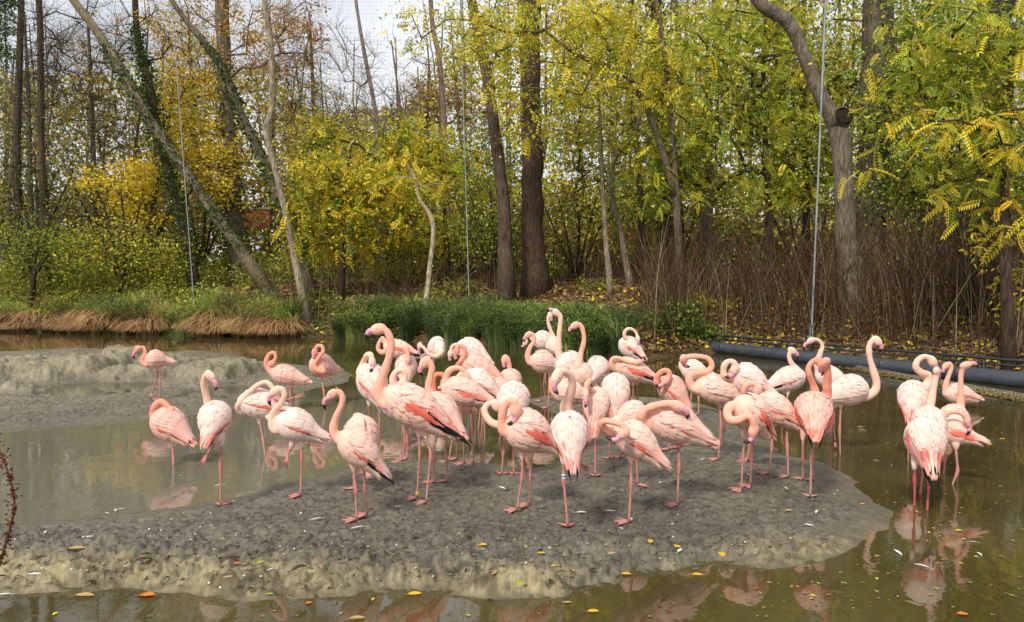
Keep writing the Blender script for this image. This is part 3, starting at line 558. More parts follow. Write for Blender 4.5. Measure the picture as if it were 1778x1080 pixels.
F_('front flamingo bent sharply with pink bill pressed to its shoulder', 'p', 907, (1105, 768), 172, 34, 92, 56, [(1062, 752, -.05), (1046, 740, -.1), (1050, 731, -.14), (1066, 733, -.17), (1082, 739, -.19), (1086, 749, -.2)], (1063, 761), [[(1096, 795), (1096, 836), (1092, 907)]], red=.6, blk=.5)
F_('flamingo with its neck wound in a ring and head laid over its back', 'w', 800, (1300, 662), 168, 26, 76, 50, [(1270, 655, -.03), (1258, 652, -.05), (1257, 637, -.06), (1264, 628, -.07), (1274, 629, -.08), (1277, 638, -.08)], (1269, 648), None, red=.6, blk=0)
F_('white flamingo facing right spreading a black edged wing to preen', 'w', 735, (1366, 661), 8, 16, 72, 40, [(1390, 655), (1385, 642), (1374, 630), (1370, 617), (1374, 608)], (1385, 619), None, red=.4, blk=1)
F_('flamingo with black bill tip tucked over its own shoulder, right of centre', 'p', 822, (1346, 713), 165, 26, 84, 50, [(1312, 700, -.04), (1298, 692, -.08), (1291, 680, -.1), (1297, 668, -.12), (1308, 666, -.13), (1316, 674, -.14)], (1306, 690), [[(1342, 736), (1340, 778), (1336, 822)], [(1366, 734), (1367, 775), (1369, 828)]], red=.6, blk=.1)
F_('flamingo with neck hanging in a hook before its breast, front right', 'p', 850, (1305, 722), 205, 38, 92, 60, [(1270, 706, -.06), (1263, 716, -.1), (1268, 729, -.15), (1283, 729, -.18), (1297, 722, -.19), (1306, 730, -.19), (1309, 744, -.18)], (1303, 757), [[(1293, 753), (1290, 795), (1287, 850)], [(1307, 755), (1305, 795), (1303, 843)]], red=.8, blk=.1)
F_('white backed flamingo whose raised neck bows left above the pair', 'w', 770, (1442, 657), 160, 15, 54, 36, [(1424, 650), (1418, 632), (1424, 614), (1428, 600), (1420, 590), (1410, 590)], (1394, 606), None, red=.2, blk=0)
F_('salmon necked flamingo bending in an S beside the straight neck', 's', 833, (1408, 712), 100, 30, 66, 50, [(1415, 685, .05), (1412, 668, .04), (1405, 650, 0), (1404, 638, 0), (1412, 627, 0), (1421, 626, 0)], (1427, 640), [[(1394, 757), (1394, 795), (1394, 833)], [(1410, 757), (1411, 795), (1412, 835)]], red=.3, blk=0)
F_('front right flamingo from behind with straight salmon neck, striped wing', 's', 863, (1414, 722), 70, 26, 96, 66, [(1435, 688, .12), (1436, 670, .1), (1437, 650, .06), (1436, 635, .03), (1433, 629, 0)], (1428, 642, -.06), [[(1417, 752), (1409, 794), (1407, 863)]], red=.8, blk=.9, legc=(.55, .3, .26), fan=0.5)
F_('white flamingo facing right in the water with tall curved neck', 'w', 788, (1471, 680), 4, 10, 78, 50, [(1502, 687), (1518, 680), (1522, 664), (1516, 642), (1510, 620), (1509, 602), (1515, 590), (1521, 590)], (1531, 609), [[(1460, 702), (1458, 750), (1459, 788)], [(1450, 703), (1448, 735), (1450, 768)]], red=0, blk=0)
F_('flamingo in the right pool from behind, neck looped like a handle', 'w', 800, (1585, 697), 60, 38, 84, 54, [(1607, 672, .05), (1613, 660, .05), (1611, 650, .04), (1600, 647, .04), (1590, 637, .03), (1595, 624, .03), (1607, 619, .03), (1617, 625, .03)], (1623, 642), [[(1577, 725), (1577, 762), (1577, 800)]], red=.7, blk=.7, fan=0.6)
F_('white flamingo with upright neck wedged behind the coral winged one', 'w', 862, (1614, 738), 85, 25, 70, 52, [(1614, 706, .05), (1618, 688, .05), (1622, 668, .04), (1625, 653, .04), (1626, 644, .03)], (1628, 655, -.05), [[(1606, 790), (1604, 805), (1598, 858)]], red=0, blk=0)
F_('small flamingo wading deep by the pipe at far right, facing left', 'p', 709, (1666, 686), 178, 8, 56, 34, [(1643, 682), (1642, 668), (1648, 650), (1652, 638), (1648, 631), (1643, 634)], (1638, 647), [[(1662, 700), (1663, 705), (1663, 709)], [(1670, 700), (1670, 705), (1670, 709)]], red=.5, blk=0)
F_('tall flamingo at far right with straight neck and bill pointing right', 'p', 822, (1655, 732), 50, 25, 70, 46, [(1667, 710, .05), (1668, 690, .05), (1668, 668, .05), (1669, 648, .05), (1674, 635, .03)], (1686, 634), [[(1640, 770), (1641, 795), (1639, 822)]], red=.1, blk=0)
F_('flamingo bent over a red wing at far right, black bill tip low', 'p', 838, (1658, 752), 150, 10, 62, 40, [(1640, 745, -.03), (1637, 730, -.05), (1645, 718, -.08), (1660, 715, -.1), (1672, 720, -.12), (1678, 728, -.12)], (1681, 746), None, red=1, blk=0)
F_('flamingo with fanned coral wings and black quills, nearest in the right pool', 'w', 885, (1606, 768), 80, 48, 90, 70, [(1612, 735, .12), (1618, 728, .14)], (1622, 738), [[(1588, 808), (1588, 835), (1588, 878)], [(1614, 805), (1613, 835), (1610, 885)]], red=1, blk=1, legc=(.66, .12, .15), fan=1)
# ---------------------------------------------------------------- foliage tools
PAL = {'green': (.10, .19, .025), 'lime': (.33, .42, .04), 'yg': (.55, .54, .05), 'yellow': (.82, .63, .05), 'gold': (.84, .52, .03),
       'orange': (.60, .27, .05), 'rust': (.30, .12, .06), 'brown': (.20, .12, .05), 'olive': (.19, .20, .06), 'dark': (.035, .07, .015), 'tan': (.36, .25, .10)}
def palcol(names, n, var=.40):
    A = np.array([PAL[k] for k in names]); a = A[rng.integers(0, len(A), n)]; b = A[rng.integers(0, len(A), n)]; t = rng.random((n, 1)) * .5
    return (a * (1 - t) + b * t) * (1 + (rng.random((n, 1)) - .5) * 2 * var)
def frames(n, up=.75, droop=None):
    nrmv = nrm(rng.normal(size=(n, 3)) + np.array([0, 0, up * 1.6])); a = nrm(rng.normal(size=(n, 3)))
    a = nrm(a - nrmv * (a * nrmv).sum(1, keepdims=True))
    if droop: a = nrm(a + np.array([0, 0, -droop])); nrmv = nrm(nrmv - a * (a * nrmv).sum(1, keepdims=True))
    return a, np.cross(nrmv, a), nrmv
def simple_leaves(g, pos, size, col, up=.5, asp=.62, droop=.35):
    n = len(pos); a, b, c = frames(n, up, droop); sz = (size * (.6 + .8 * rng.random(n)))[:, None]
    V = np.stack([pos, pos + a * sz * .45 + b * sz * asp / 2 + c * sz * .10, pos + a * sz, pos + a * sz * .45 - b * sz * asp / 2 + c * sz * .10], 1)
    F = np.arange(n * 4).reshape(n, 4); g.add(V.reshape(-1, 3), F, np.repeat(col, 4, 0))
def make_pinnate(k=8, ll=.24, lw=.105):
    V = []; F = []; 
    for i in range(k):
        x = .16 + .8 * i / (k - 1); s = 1 - .45 * abs(i / (k - 1) - .45)
        for sg in (-1, 1):
            d = np.array([math.cos(R(62)), sg * math.sin(R(62)), 0]); p = np.array([x, 0, -.18 * x * x]); e = np.array([-d[1], d[0], 0])
            q = len(V); L_ = ll * s
            V += [p, p + d * L_ * .45 + e * lw * s / 2 + np.array([0, 0, .015]), p + d * L_ + np.array([0, 0, -.05]), p + d * L_ * .45 - e * lw * s / 2 + np.array([0, 0, .015])]; F.append((q, q + 1, q + 2, q + 3))
    q = len(V); p = np.array([.96, 0, -.17]); V += [p, p + np.array([.1, .04, 0]), p + np.array([.24, 0, -.05]), p + np.array([.1, -.04, 0])]; F.append((q, q + 1, q + 2, q + 3))
    q = len(V); V += [(0, .006, 0), (0, -.006, 0), (1, -.003, -.18), (1, .003, -.18)]; F.append((q, q + 1, q + 2, q + 3))
    return np.array(V, float), np.array(F)
PV, PF = make_pinnate(8); PV5, PF5 = make_pinnate(5, .34, .165)
def pinnate_leaves(g, pos, size, col, up=1.1, droop=.35, few=False):
    V0, F0 = (PV5, PF5) if few else (PV, PF)
    n = len(pos); a, b, c = frames(n, up, droop); sz = (size * (.6 + .7 * rng.random(n)))[:, None, None]
    Vd = V0[None, :, 2:] - (rng.random((n, 1, 1)) * .35) * V0[None, :, :1] ** 2 - np.abs(V0[None, :, 1:2]) * rng.random((n, 1, 1)) * .5
    V = pos[:, None] + sz * (V0[None, :, :1] * a[:, None] + V0[None, :, 1:2] * b[:, None] + Vd * c[:, None])
    F = F0[None] + (np.arange(n) * len(V0))[:, None, None]; m = len(V0) // 4
    cc = np.repeat(col, m, 0) * (1 + (rng.random((n * m, 1)) - .5) * .25)
    g.add(V.reshape(-1, 3), F.reshape(-1, 4), np.repeat(cc, 4, 0))
def foliage(pos, kind, size, pal, parent, name='crown', up=.6, var=.42, few=False):
    g = Geo(); col = palcol(pal, len(pos), var)
    if kind == 'simple': simple_leaves(g, pos, size, col, up)
    elif kind == 'broad': simple_leaves(g, pos, size, col, up, asp=.95)
    elif kind == 'narrow': simple_leaves(g, pos, size, col, up, asp=.36, droop=.6)
    else: pinnate_leaves(g, pos, size, col, few=few)
    return g.obj(name, M_leaf, parent, smooth=False, kind='stuff' if parent is None else None)
def clumped(cs, per, sig, flat=.6):
    n = len(cs) * per; o = rng.normal(size=(n, 3)) * sig; o[:, 2] *= flat
    return np.repeat(cs, per, 0) + o
def tree(name, label, cat, d, trunk, blobs, pal, kind='simple', size=.1, per=30, sig=.28, bark=(.13, .10, .07), ivy=None, twigs=0, twig_len=.6, group=None, few=False, br=1., seed=0, side_dead=0, lean=0, thin=1., sides=10, stems=None):
    """trunk: (u, v, width px) from the top down; blobs: (u, v, ru, rv, clumps[, depth offset]) in photo px at distance d"""
    rs = np.random.default_rng(seed * 31 + 5); k = px(d)
    tp = np.array([P(u, v, d) for u, v, w_ in trunk]); tw = np.array([w_ for *_, w_ in trunk]) * k * .46
    if lean: tp[:, 1] += np.linspace(lean, 0, len(tp))
    base = tp[-1].copy(); 
    n = max(10, len(trunk) * 5); tl = spline(np.concatenate([tp, tw[:, None]], 1), n); rad = np.maximum(tl[:, 3], .004); tl = tl[:, :3]
    tl[:, 0] += fbm(tl[:, 2] * 1.3, tl[:, 2] * 0 + seed, 7) * rad * .5
    E = empty(name, base, label, cat, group)
    g = Geo(); gz = float(bank_h(np.array([base[0]]), np.array([base[1]]))[0])
    dn = nrm(tl[-1] - tl[-4]); dn[2] = min(dn[2], -.35); ext = (base + dn * max(.4, (base[2] - gz + .5) / -dn[2]))[None]; tl2 = np.concatenate([tl, ext]); r2 = np.concatenate([rad, [rad[-1] * 1.25]])
    q = len(r2); r2 = r2 * (1 + .22 * np.clip((np.arange(q) - q + 3) / 3, 0, 1))
    bk = np.array(bark); cc = bk * (1 + (rs.random((len(r2), 1)) - .5) * .35)
    tube(g, tl2, r2 * (1 + (rs.random(len(r2)) - .5) * .08), sides, cc)
    if stems:
        for st in stems:
            sp_ = spline(np.array([[*P(u, v, d + dd), w_ * k / 2] for u, v, w_, dd in st]), 12); tube(g, sp_[:, :3], np.maximum(sp_[:, 3], .004), 6, bk * (.8 + .4 * rs.random()))
    g.obj('trunk', M_bark, E)
    nodes = [tuple(p) for p in tl[:-max(2, n // 5)]]
    if stems:
        for st in stems: nodes += [tuple(p) for p in spline(np.array([P(u, v, d + dd) for u, v, w_, dd in st]), 8)[:5]]
    nT = len(nodes); cs = []; 
    for bl in blobs:
        u, v, ru, rv, nc = bl[:5]; off = bl[5] if len(bl) > 5 else 0
        c = P(u, v, d + off); kk = px(d + off); ds = nrm(rs.normal(size=(nc, 3))) * (rs.random((nc, 1)) ** .45)
        rd = min(.5 * (ru + rv) * kk, 2.6); cs.append(c + ds * np.array([ru * kk, rd, rv * kk]))
    if cs:
        cs = np.concatenate(cs); T = np.array(nodes)
        dist = np.array([np.linalg.norm(T - c, axis=1).min() for c in cs]); cs = cs[np.argsort(dist)]
        NP_ = list(T); par = [-1] * nT; 
        for c in cs:
            A_ = np.array(NP_); dd = A_ - c; q = np.linalg.norm(dd, axis=1) + np.clip(dd[:, 2], 0, None) * .9
            kx = int(q.argmin()); a = A_[kx]; L_ = np.linalg.norm(a - c); m = max(1, int(L_ / .7))
            prev = kx; 
            for t in range(1, m + 1):
                f = t / m; p = a * (1 - f) + c * f + (rs.normal(size=3) * .07 * L_ * (f < 1)) + np.array([0, 0, .10 * L_ * math.sin(math.pi * f)])
                NP_.append(p); par.append(prev); prev = len(NP_) - 1
        NP_ = np.array(NP_); cnt = np.ones(len(NP_))
        for i in range(len(NP_) - 1, nT - 1, -1): cnt[par[i]] += cnt[i]
        br_ = (.006 + .0075 * np.sqrt(cnt)) * br; g = Geo(); kids = {}
        for i in range(nT, len(NP_)): kids.setdefault(par[i], []).append(i)
        done = set()
        for i in range(nT, len(NP_)):
            if i in done: continue
            ch = [par[i], i]; done.add(i)
            while ch[-1] in kids:
                nx_ = [q for q in kids[ch[-1]] if q not in done]
                if not nx_: break
                nx_ = max(nx_, key=lambda q: cnt[q]); done.add(nx_); ch.append(nx_)
            pr = np.array([min(br_[q], br_[ch[1]]) for q in ch]); tube(g, NP_[ch], pr, 5, bk * .9, cap=False)
        if twigs:
            ntw = len(cs) * twigs; o = np.repeat(cs, twigs, 0); dr = nrm(rs.normal(size=(ntw, 3)) + np.array([0, 0, .5])); ln = twig_len * (.4 + rs.random((ntw, 1)))
            b1 = o + dr * ln * .5 + rs.normal(size=(ntw, 3)) * .04; e = o + dr * ln + np.array([0, 0, -.1]) * ln; sd = nrm(np.cross(dr, (0, 1, 0))) * .006 * thin
            sd2 = np.cross(dr, sd)
            V = np.stack([o + sd, o - sd, b1 - sd * .7, b1 + sd * .7, e + sd * .3, e - sd * .3, o + sd2, o - sd2, b1 - sd2 * .7, b1 + sd2 * .7, e + sd2 * .3, e - sd2 * .3], 1); F = np.array([[0, 1, 2, 3], [3, 2, 5, 4], [6, 7, 8, 9], [9, 8, 11, 10]])[None] + (np.arange(ntw) * 12)[:, None, None]
            g.add(V.reshape(-1, 3), F.reshape(-1, 4), np.array(bark) * 1.0)
        g.obj('branches', M_twig, E)
        if per:
            g = Geo(); keepc = rs.random(len(cs)) < (.85 if kind == 'pinnate' and per > 6 else 1)
            if kind == 'pinnate':
                q = clumped(cs[keepc], max(1, int(per * (.6 if per > 6 else 1))), sig); pinnate_leaves(g, q, size * rs.uniform(.7, 1.15, len(q)), palcol(pal, len(q)), few=few)
                if per > 6: q = clumped(cs, 24, sig * 1.5); simple_leaves(g, q, .10 * d / 22, palcol(pal, len(q)), .5)
            else:
                q = clumped(cs, per, sig); simple_leaves(g, q, size, palcol(pal, len(q)), .6, {'broad': .95, 'narrow': .36}.get(kind, .62), .6 if kind == 'narrow' else .35)
            g.obj('crown', M_leaf, E, smooth=False)
    if ivy:
        n_, t0, t1, w_ = ivy; i = rs.integers(int(len(tl) * t0), max(int(len(tl) * t1), 1), n_); j = np.minimum(i + 1, len(tl) - 1); f = rs.random((n_, 1))
        o = nrm(rs.normal(size=(n_, 3)) * np.array([1, 1, .2])); p = tl[i] * (1 - f) + tl[j] * f + o * (rad[i][:, None] * (1.0 + w_ * rs.random((n_, 1))))
        g = Geo(); simple_leaves(g, p, .11, palcol(['dark', 'dark', 'green'], n_), .1, .9); g.obj('ivy', M_leaf, E, smooth=False)
    return E
T = tree
BK = (.19, .155, .11); DK = (.075, .052, .035); PL = (.24, .20, .14)
# --- left side
T('tree', 'thin dark trunk at the far left edge with ivy at its foot', 'tree', 37, [(40, -80, 9), (33, 120, 12), (30, 280, 13), (34, 425, 15)], [(30, -10, 60, 60, 26), (60, 90, 90, 70, 20)], ['olive', 'tan'], per=5, size=.09, bark=DK, ivy=(700, .55, 1, 3), twigs=9, twig_len=1.0, seed=1)
T('tree', 'slender trunk second from the left with fine bare branches', 'tree', 36, [(64, -80, 10), (70, 60, 11), (72, 240, 12), (80, 430, 15)], [(110, 20, 110, 90, 40), (110, 120, 90, 60, 26), (190, 60, 60, 60, 12)], ['tan', 'olive'], per=4, size=.085, bark=DK, ivy=(500, .7, 1, 4), twigs=10, twig_len=1.1, seed=2)
T('evergreen_tree', 'dark evergreen bough reaching in at the top left corner', 'tree', 27, [(-60, -200, 22), (-50, 100, 26), (-40, 460, 32)], [(-4, 40, 26, 75, 26), (-20, -30, 40, 50, 14)], ['dark', 'dark', 'green'], per=90, size=.10, sig=.28, bark=DK, seed=3)
T('leaning_tree', 'long pale trunk leaning left with ivy around its middle', 'tree', 31, [(110, -60, 13), (145, 0, 14), (215, 105, 16), (268, 205, 17), (320, 285, 17), (372, 365, 18), (430, 452, 22)], [(150, -60, 80, 50, 12)], ['tan'], per=3, bark=(.22, .175, .115), ivy=(1500, .3, .95, .7), twigs=6, seed=4, lean=-1.5, sides=14)
T('ivy_tree', 'dark ivy covered trunk crossing behind the leaning pale one', 'tree', 32, [(232, -70, 9), (238, 60, 12), (258, 140, 15), (270, 215, 20), (292, 300, 14), (320, 400, 18), (330, 455, 20)], [(230, 20, 70, 60, 24), (300, 80, 60, 50, 22), (170, 110, 60, 60, 16)], ['gold', 'yellow', 'orange'], per=18, bark=DK, ivy=(3400, .2, 1, 1.8), twigs=7, seed=5)
T('tree', 'straight stout trunk rising behind the crossing leaners', 'tree', 35, [(386, -90, 24), (386, 40, 26), (392, 160, 25), (402, 290, 26), (413, 462, 30)], [(400, -10, 120, 60, 40), (450, 60, 90, 60, 34), (330, 50, 70, 60, 30), (370, 130, 80, 40, 20)], ['orange', 'gold', 'rust', 'gold', 'yellow'], per=30, size=.12, bark=(.16, .125, .085), ivy=(1800, .35, 1, .8), twigs=6, seed=6)
T('leaning_tree', 'dark ivied trunk leaning left beside the slender forked one', 'tree', 29, [(280, -40, 9), (335, 45, 10), (385, 110, 13), (415, 175, 15), (445, 250, 16), (480, 330, 18), (530, 472, 23)], [(480, 70, 70, 60, 24), (530, 40, 60, 70, 26), (440, 120, 60, 60, 16)], ['rust', 'orange', 'orange', 'gold'], per=26, size=.11, bark=(.15, .12, .085), ivy=(1200, .25, .9, .7), twigs=8, twig_len=.9, seed=7, lean=-.8)
T('slender_tree', 'slender smooth grey trunk with a kink at mid height', 'tree', 27.5, [(450, -70, 9), (462, 20, 10), (472, 100, 11), (471, 190, 11), (462, 228, 13), (480, 300, 12), (500, 390, 13), (520, 486, 15)], [(500, 30, 50, 60, 10), (470, 90, 30, 40, 4)], ['rust', 'orange', 'gold'], per=16, size=.09, bark=(.30, .25, .18), twigs=6, seed=8)
T('maple_tree', 'golden yellow small maple with several dark stems, left of the leaners', 'tree', 34.5, [(300, 160, 4), (285, 260, 7), (268, 340, 10), (262, 418, 16)],
  [(215, 322, 68, 46, 66), (290, 300, 60, 40, 40), (345, 265, 80, 58, 80), (330, 200, 66, 60, 56), (385, 330, 46, 40, 30), (300, 130, 60, 40, 24), (250, 380, 60, 40, 30), (390, 285, 40, 30, 20)],
  ['yellow', 'gold', 'yellow', 'yg'], per=34, size=.13, sig=.30, kind='broad', bark=DK, seed=9, stems=[[(215, 330, 4, -.3), (250, 380, 7, 0), (260, 420, 12, 0)], [(345, 320, 4, .2), (295, 370, 7, 0), (268, 420, 12, 0)], [(240, 300, 4, .3), (255, 370, 7, .1), (262, 420, 12, 0)]])
for k_, (lab, d, u, pts) in enumerate((('fine twigged olive tree rising between the two left edge trunks', 40, 50, [(40, 150, 70, 80, 60), (100, 90, 70, 70, 44)]),
    ('fine twigged tan tree behind the golden maple', 42, 160, [(150, 120, 80, 80, 60), (210, 70, 70, 60, 40), (180, 200, 60, 60, 30)]),
    ('pale leaved twiggy tree between the crossing trunks and the stout one', 41, 335, [(330, 100, 60, 90, 50), (300, 190, 60, 50, 30)]),
    ('russet twiggy tree right of the slender kinked trunk', 39, 545, [(520, 120, 60, 70, 44), (560, 190, 60, 50, 36), (500, 200, 50, 60, 24)]))):
    T('twiggy_tree', lab, 'tree', d, [(u - 8, 20, 4), (u, 200, 8), (u + 4, 445, 13)], pts, [['olive', 'tan'], ['tan', 'yg', 'olive'], ['yg', 'olive', 'yellow'], ['rust', 'tan', 'orange', 'olive']][k_], per=14, size=.10, sig=.5, bark=(.12, .095, .07), twigs=12, twig_len=1.3, seed=110 + k_)
# --- centre
T('bare_sapling', 'bare grey twiggy sapling standing against the pale sky', 'tree', 34, [(612, -50, 5), (622, 30, 6), (632, 90, 7), (648, 170, 8), (655, 240, 9), (662, 440, 12)], [(600, 100, 60, 60, 22), (640, 180, 70, 60, 24), (690, 190, 40, 60, 12)], ['tan'], per=1, size=.07, bark=(.24, .19, .15), twigs=12, twig_len=1.2, seed=10)
T('bare_tree', 'thin straight bare trunk left of the leaning dark one', 'tree', 38, [(744, -80, 7), (750, 40, 9), (764, 110, 10), (772, 260, 11), (778, 440, 14)], [(740, 120, 60, 60, 16)], ['orange'], per=6, bark=(.22, .15, .11), twigs=8, twig_len=.9, seed=11)
T('orange_tree', 'rusty orange bush far back below the open sky', 'tree', 46, [(745, 110, 3), (742, 220, 6), (740, 400, 9)], [(745, 175, 62, 52, 70), (700, 215, 50, 30, 34), (800, 170, 45, 60, 40), (850, 200, 50, 50, 30)], ['orange', 'rust', 'tan', 'yg'], per=40, size=.13, sig=.42, bark=DK, twigs=4, seed=12)
T('dark_tree', 'dark leaning trunk just left of the thickest trunk', 'tree', 24.5, [(800, -110, 17), (818, 0, 18), (836, 80, 20), (850, 165, 21), (862, 250, 22), (873, 345, 23), (880, 455, 30)], [(860, 20, 70, 50, 16), (890, 120, 50, 50, 10)], ['yg', 'yellow', 'lime'], per=24, size=.11, bark=(.105, .075, .055), twigs=3, seed=13)
T('tall_tree', 'thickest dark brown trunk at centre with shaggy bark', 'tree', 26, [(922, -120, 36), (920, 0, 38), (921, 130, 38), (923, 260, 39), (925, 370, 41), (928, 470, 48)], [(900, -40, 120, 40, 18), (985, 60, 70, 60, 12)], ['yellow', 'yg', 'gold'], per=24, size=.12, bark=(.085, .055, .038), seed=14, sides=18)
T('crooked_sapling', 'pale crooked sapling with a few starry yellow leaves', 'tree', 25.5, [(706, 283, 3), (722, 312, 5), (728, 345, 6), (746, 372, 8), (753, 402, 9), (748, 450, 9), (743, 504, 11)], [(700, 285, 46, 30, 9), (765, 322, 18, 10, 2), (650, 330, 30, 16, 3)], ['yellow', 'gold', 'yellow'], per=3, kind='pinnate', size=.42, sig=.14, bark=(.42, .35, .24), br=.8, seed=15)
T('yellow_sumac', 'yellow and green feathery shrub filling the bank left of centre', 'shrub', 28.5, [(610, 250, 4), (600, 330, 7), (596, 400, 9), (594, 462, 12)],
  [(560, 300, 70, 50, 44), (640, 320, 90, 60, 60), (600, 390, 100, 50, 50), (700, 370, 70, 56, 36), (530, 400, 50, 50, 22)], ['yg', 'lime', 'yellow', 'green', 'gold'], kind='pinnate', per=11, size=.5, sig=.36, bark=DK, seed=16, few=True)
T('green_sumac', 'greener feathery shrub behind the crooked sapling', 'shrub', 30.5, [(760, 250, 4), (770, 350, 7), (778, 468, 12)],
  [(740, 280, 80, 50, 40), (800, 330, 60, 60, 36), (690, 250, 70, 40, 30), (560, 235, 70, 36, 24), (790, 420, 60, 40, 26), (690, 430, 70, 30, 24)], ['lime', 'yellow', 'yg', 'green', 'yellow'], kind='pinnate', per=11, size=.5, sig=.38, bark=DK, seed=17, few=True)
T('ailanthus_tree', 'yellow feathery boughs hanging over from the top centre', 'tree', 22, [(1110, -120, 8), (1150, 60, 10), (1172, 300, 12), (1180, 468, 17)],
  [(960, 30, 110, 46, 34), (800, 30, 70, 26, 10), (715, 25, 26, 26, 3), (725, 70, 26, 14, 3), (870, 80, 60, 46, 12), (1080, 60, 90, 70, 40), (1020, 130, 70, 50, 20), (1150, 140, 60, 60, 22), (880, 190, 40, 46, 7), (925, 215, 30, 30, 5)], ['yellow', 'yg', 'yg', 'lime', 'yellow'], kind='pinnate', per=10, size=.45, sig=.34, bark=(.13, .10, .07), seed=18, few=True, stems=[[(945, 52, 4, 0), (1005, 98, 7, 0), (1075, 122, 9, 0), (1112, 165, 10, 0), (1150, 260, 12, 0), (1172, 340, 13, 0)], [(1030, 20, 5, .2), (1060, 90, 7, .2), (1110, 160, 9, .1)]])
T('forked_sapling', 'pale upright sapling with fine forks right of the thickest trunk', 'tree', 24, [(1030, 90, 3), (1040, 180, 5), (1044, 260, 7), (1048, 350, 9), (1058, 487, 12)], [(1040, 160, 60, 60, 16), (1000, 240, 50, 30, 7), (1090, 230, 50, 40, 8)], ['yg', 'yellow', 'lime'], per=14, size=.09, sig=.25, bark=(.27, .22, .15), twigs=4, seed=19)
T('bent_sapling', 'grey bent sapling leaning over right of the pale upright one', 'tree', 25, [(1118, 120, 7), (1112, 200, 9), (1095, 240, 10), (1065, 280, 9), (1062, 340, 10), (1078, 400, 11), (1090, 474, 13)], [(1090, 160, 60, 50, 10)], ['yg', 'yellow'], per=12, size=.09, bark=(.25, .20, .14), twigs=3, seed=20)
T('ivy_tree', 'ivy wrapped trunk standing right of the two pale saplings', 'tree', 29, [(1135, -80, 18), (1140, 60, 20), (1148, 200, 22), (1155, 330, 22), (1160, 468, 28)], [(1150, 30, 50, 50, 8)], ['green'], per=20, bark=DK, ivy=(2600, .1, .9, 1.0), seed=21)
T('tree', 'dark curved trunk in the upper right of centre', 'tree', 31, [(1232, -90, 14), (1247, 10, 15), (1245, 80, 16), (1233, 150, 16), (1229, 240, 18), (1232, 460, 22)], [(1250, 40, 80, 60, 20)], ['lime', 'yg', 'green'], per=26, size=.1, bark=(.09, .07, .05), seed=22)
T('tree', 'thin trunk leaning right just before the dark curved one', 'tree', 32, [(1165, -60, 9), (1178, 60, 11), (1192, 160, 12), (1215, 300, 14), (1226, 460, 17)], [(1190, 40, 50, 60, 10)], ['yg', 'yellow'], per=20, bark=(.13, .10, .07), twigs=2, seed=23)
# --- right
T('pollard_tree', 'pale trunk with a dark sawn off stub and one bent limb', 'tree', 19.5, [(1290, -60, 22), (1320, 5, 24), (1365, 35, 26), (1385, 70, 24), (1405, 120, 24), (1432, 180, 28), (1455, 225, 36), (1463, 300, 35), (1470, 400, 38), (1482, 505, 50)], [], [], bark=(.17, .14, .10), seed=24, sides=18)
T('old_tree', 'broad furrowed dark trunk behind the one with the sawn stub', 'tree', 22.5, [(1530, -140, 52), (1528, 0, 52), (1522, 140, 56), (1518, 280, 58), (1512, 400, 60), (1506, 500, 84)], [(1500, -20, 110, 60, 24), (1600, 60, 60, 60, 12)], ['lime', 'green', 'yg'], per=40, size=.10, bark=(.12, .095, .065), seed=25, sides=20)
T('old_tree', 'dark forked trunk in the upper right corner', 'tree', 17, [(1765, -90, 40), (1735, 20, 44), (1712, 110, 46), (1700, 200, 46), (1712, 320, 50), (1720, 480, 66)], [(1700, -10, 60, 40, 10)], ['green', 'lime'], per=40, size=.09, bark=(.065, .05, .035), seed=26, sides=18, stems=[[(1800, -60, 26, .2), (1790, 60, 30, .2), (1730, 160, 34, .1), (1705, 230, 40, 0)]])
T('ailanthus_tree', 'feathery yellow green tree spreading across the upper right', 'tree', 23.0, [(1330, 20, 6), (1325, 160, 9), (1332, 300, 12), (1340, 500, 18)],
  [(1230, 120, 110, 90, 60), (1350, 100, 100, 90, 60), (1260, 240, 110, 70, 60), (1390, 230, 90, 70, 44), (1150, 260, 90, 60, 36), (1320, 20, 120, 50, 34), (1190, 330, 90, 40, 26), (1350, 320, 90, 40, 26)], ['lime', 'yg', 'green', 'lime', 'yg', 'yellow'], kind='pinnate', per=10, size=.46, sig=.42, bark=DK, seed=27)
T('ailanthus_tree', 'bright green feathery tree with yellow sprays at the right edge', 'tree', 14, [(1760, 40, 8), (1752, 200, 12), (1745, 330, 16), (1750, 560, 22)],
  [(1660, 130, 100, 70, 34), (1740, 180, 90, 70, 44), (1610, 210, 70, 50, 12), (1690, 270, 110, 60, 40), (1640, 60, 120, 50, 30), (1770, 320, 60, 60, 22), (1580, 90, 50, 50, 6), (1760, 80, 70, 50, 18)], ['green', 'lime', 'yg', 'lime', 'yellow', 'yg'], kind='pinnate', per=11, size=.38, sig=.32, bark=DK, seed=28)
T('leaf_spray', 'big golden feathered leaves hanging in front of the right trees', 'branch', 11.5, [(1860, 150, 5), (1960, 300, 8), (2095, 600, 14)],
  [(1740, 190, 40, 26, 4), (1700, 215, 50, 20, 4), (1620, 205, 40, 40, 5), (1760, 250, 40, 30, 5), (1500, 295, 18, 12, 2), (1650, 330, 50, 20, 4), (1755, 375, 26, 40, 6), (1535, 235, 12, 16, 1)], ['yellow', 'gold', 'yellow', 'yg'], kind='pinnate', per=3, size=.34, sig=.13, bark=DK, seed=29, br=.5)
T('yellow_leaved_shrub', 'sparse stems with drooping yellow green leaves at the right edge', 'shrub', 14.6, [(1790, 380, 5), (1785, 480, 6), (1770, 600, 8)], [(1700, 430, 50, 40, 8), (1760, 520, 40, 50, 10), (1720, 340, 60, 30, 8), (1770, 450, 20, 60, 6)], ['lime', 'yg', 'yellow', 'orange'], kind='narrow', per=10, size=.14, sig=.12, bark=(.15, .10, .06), seed=30, br=.6)
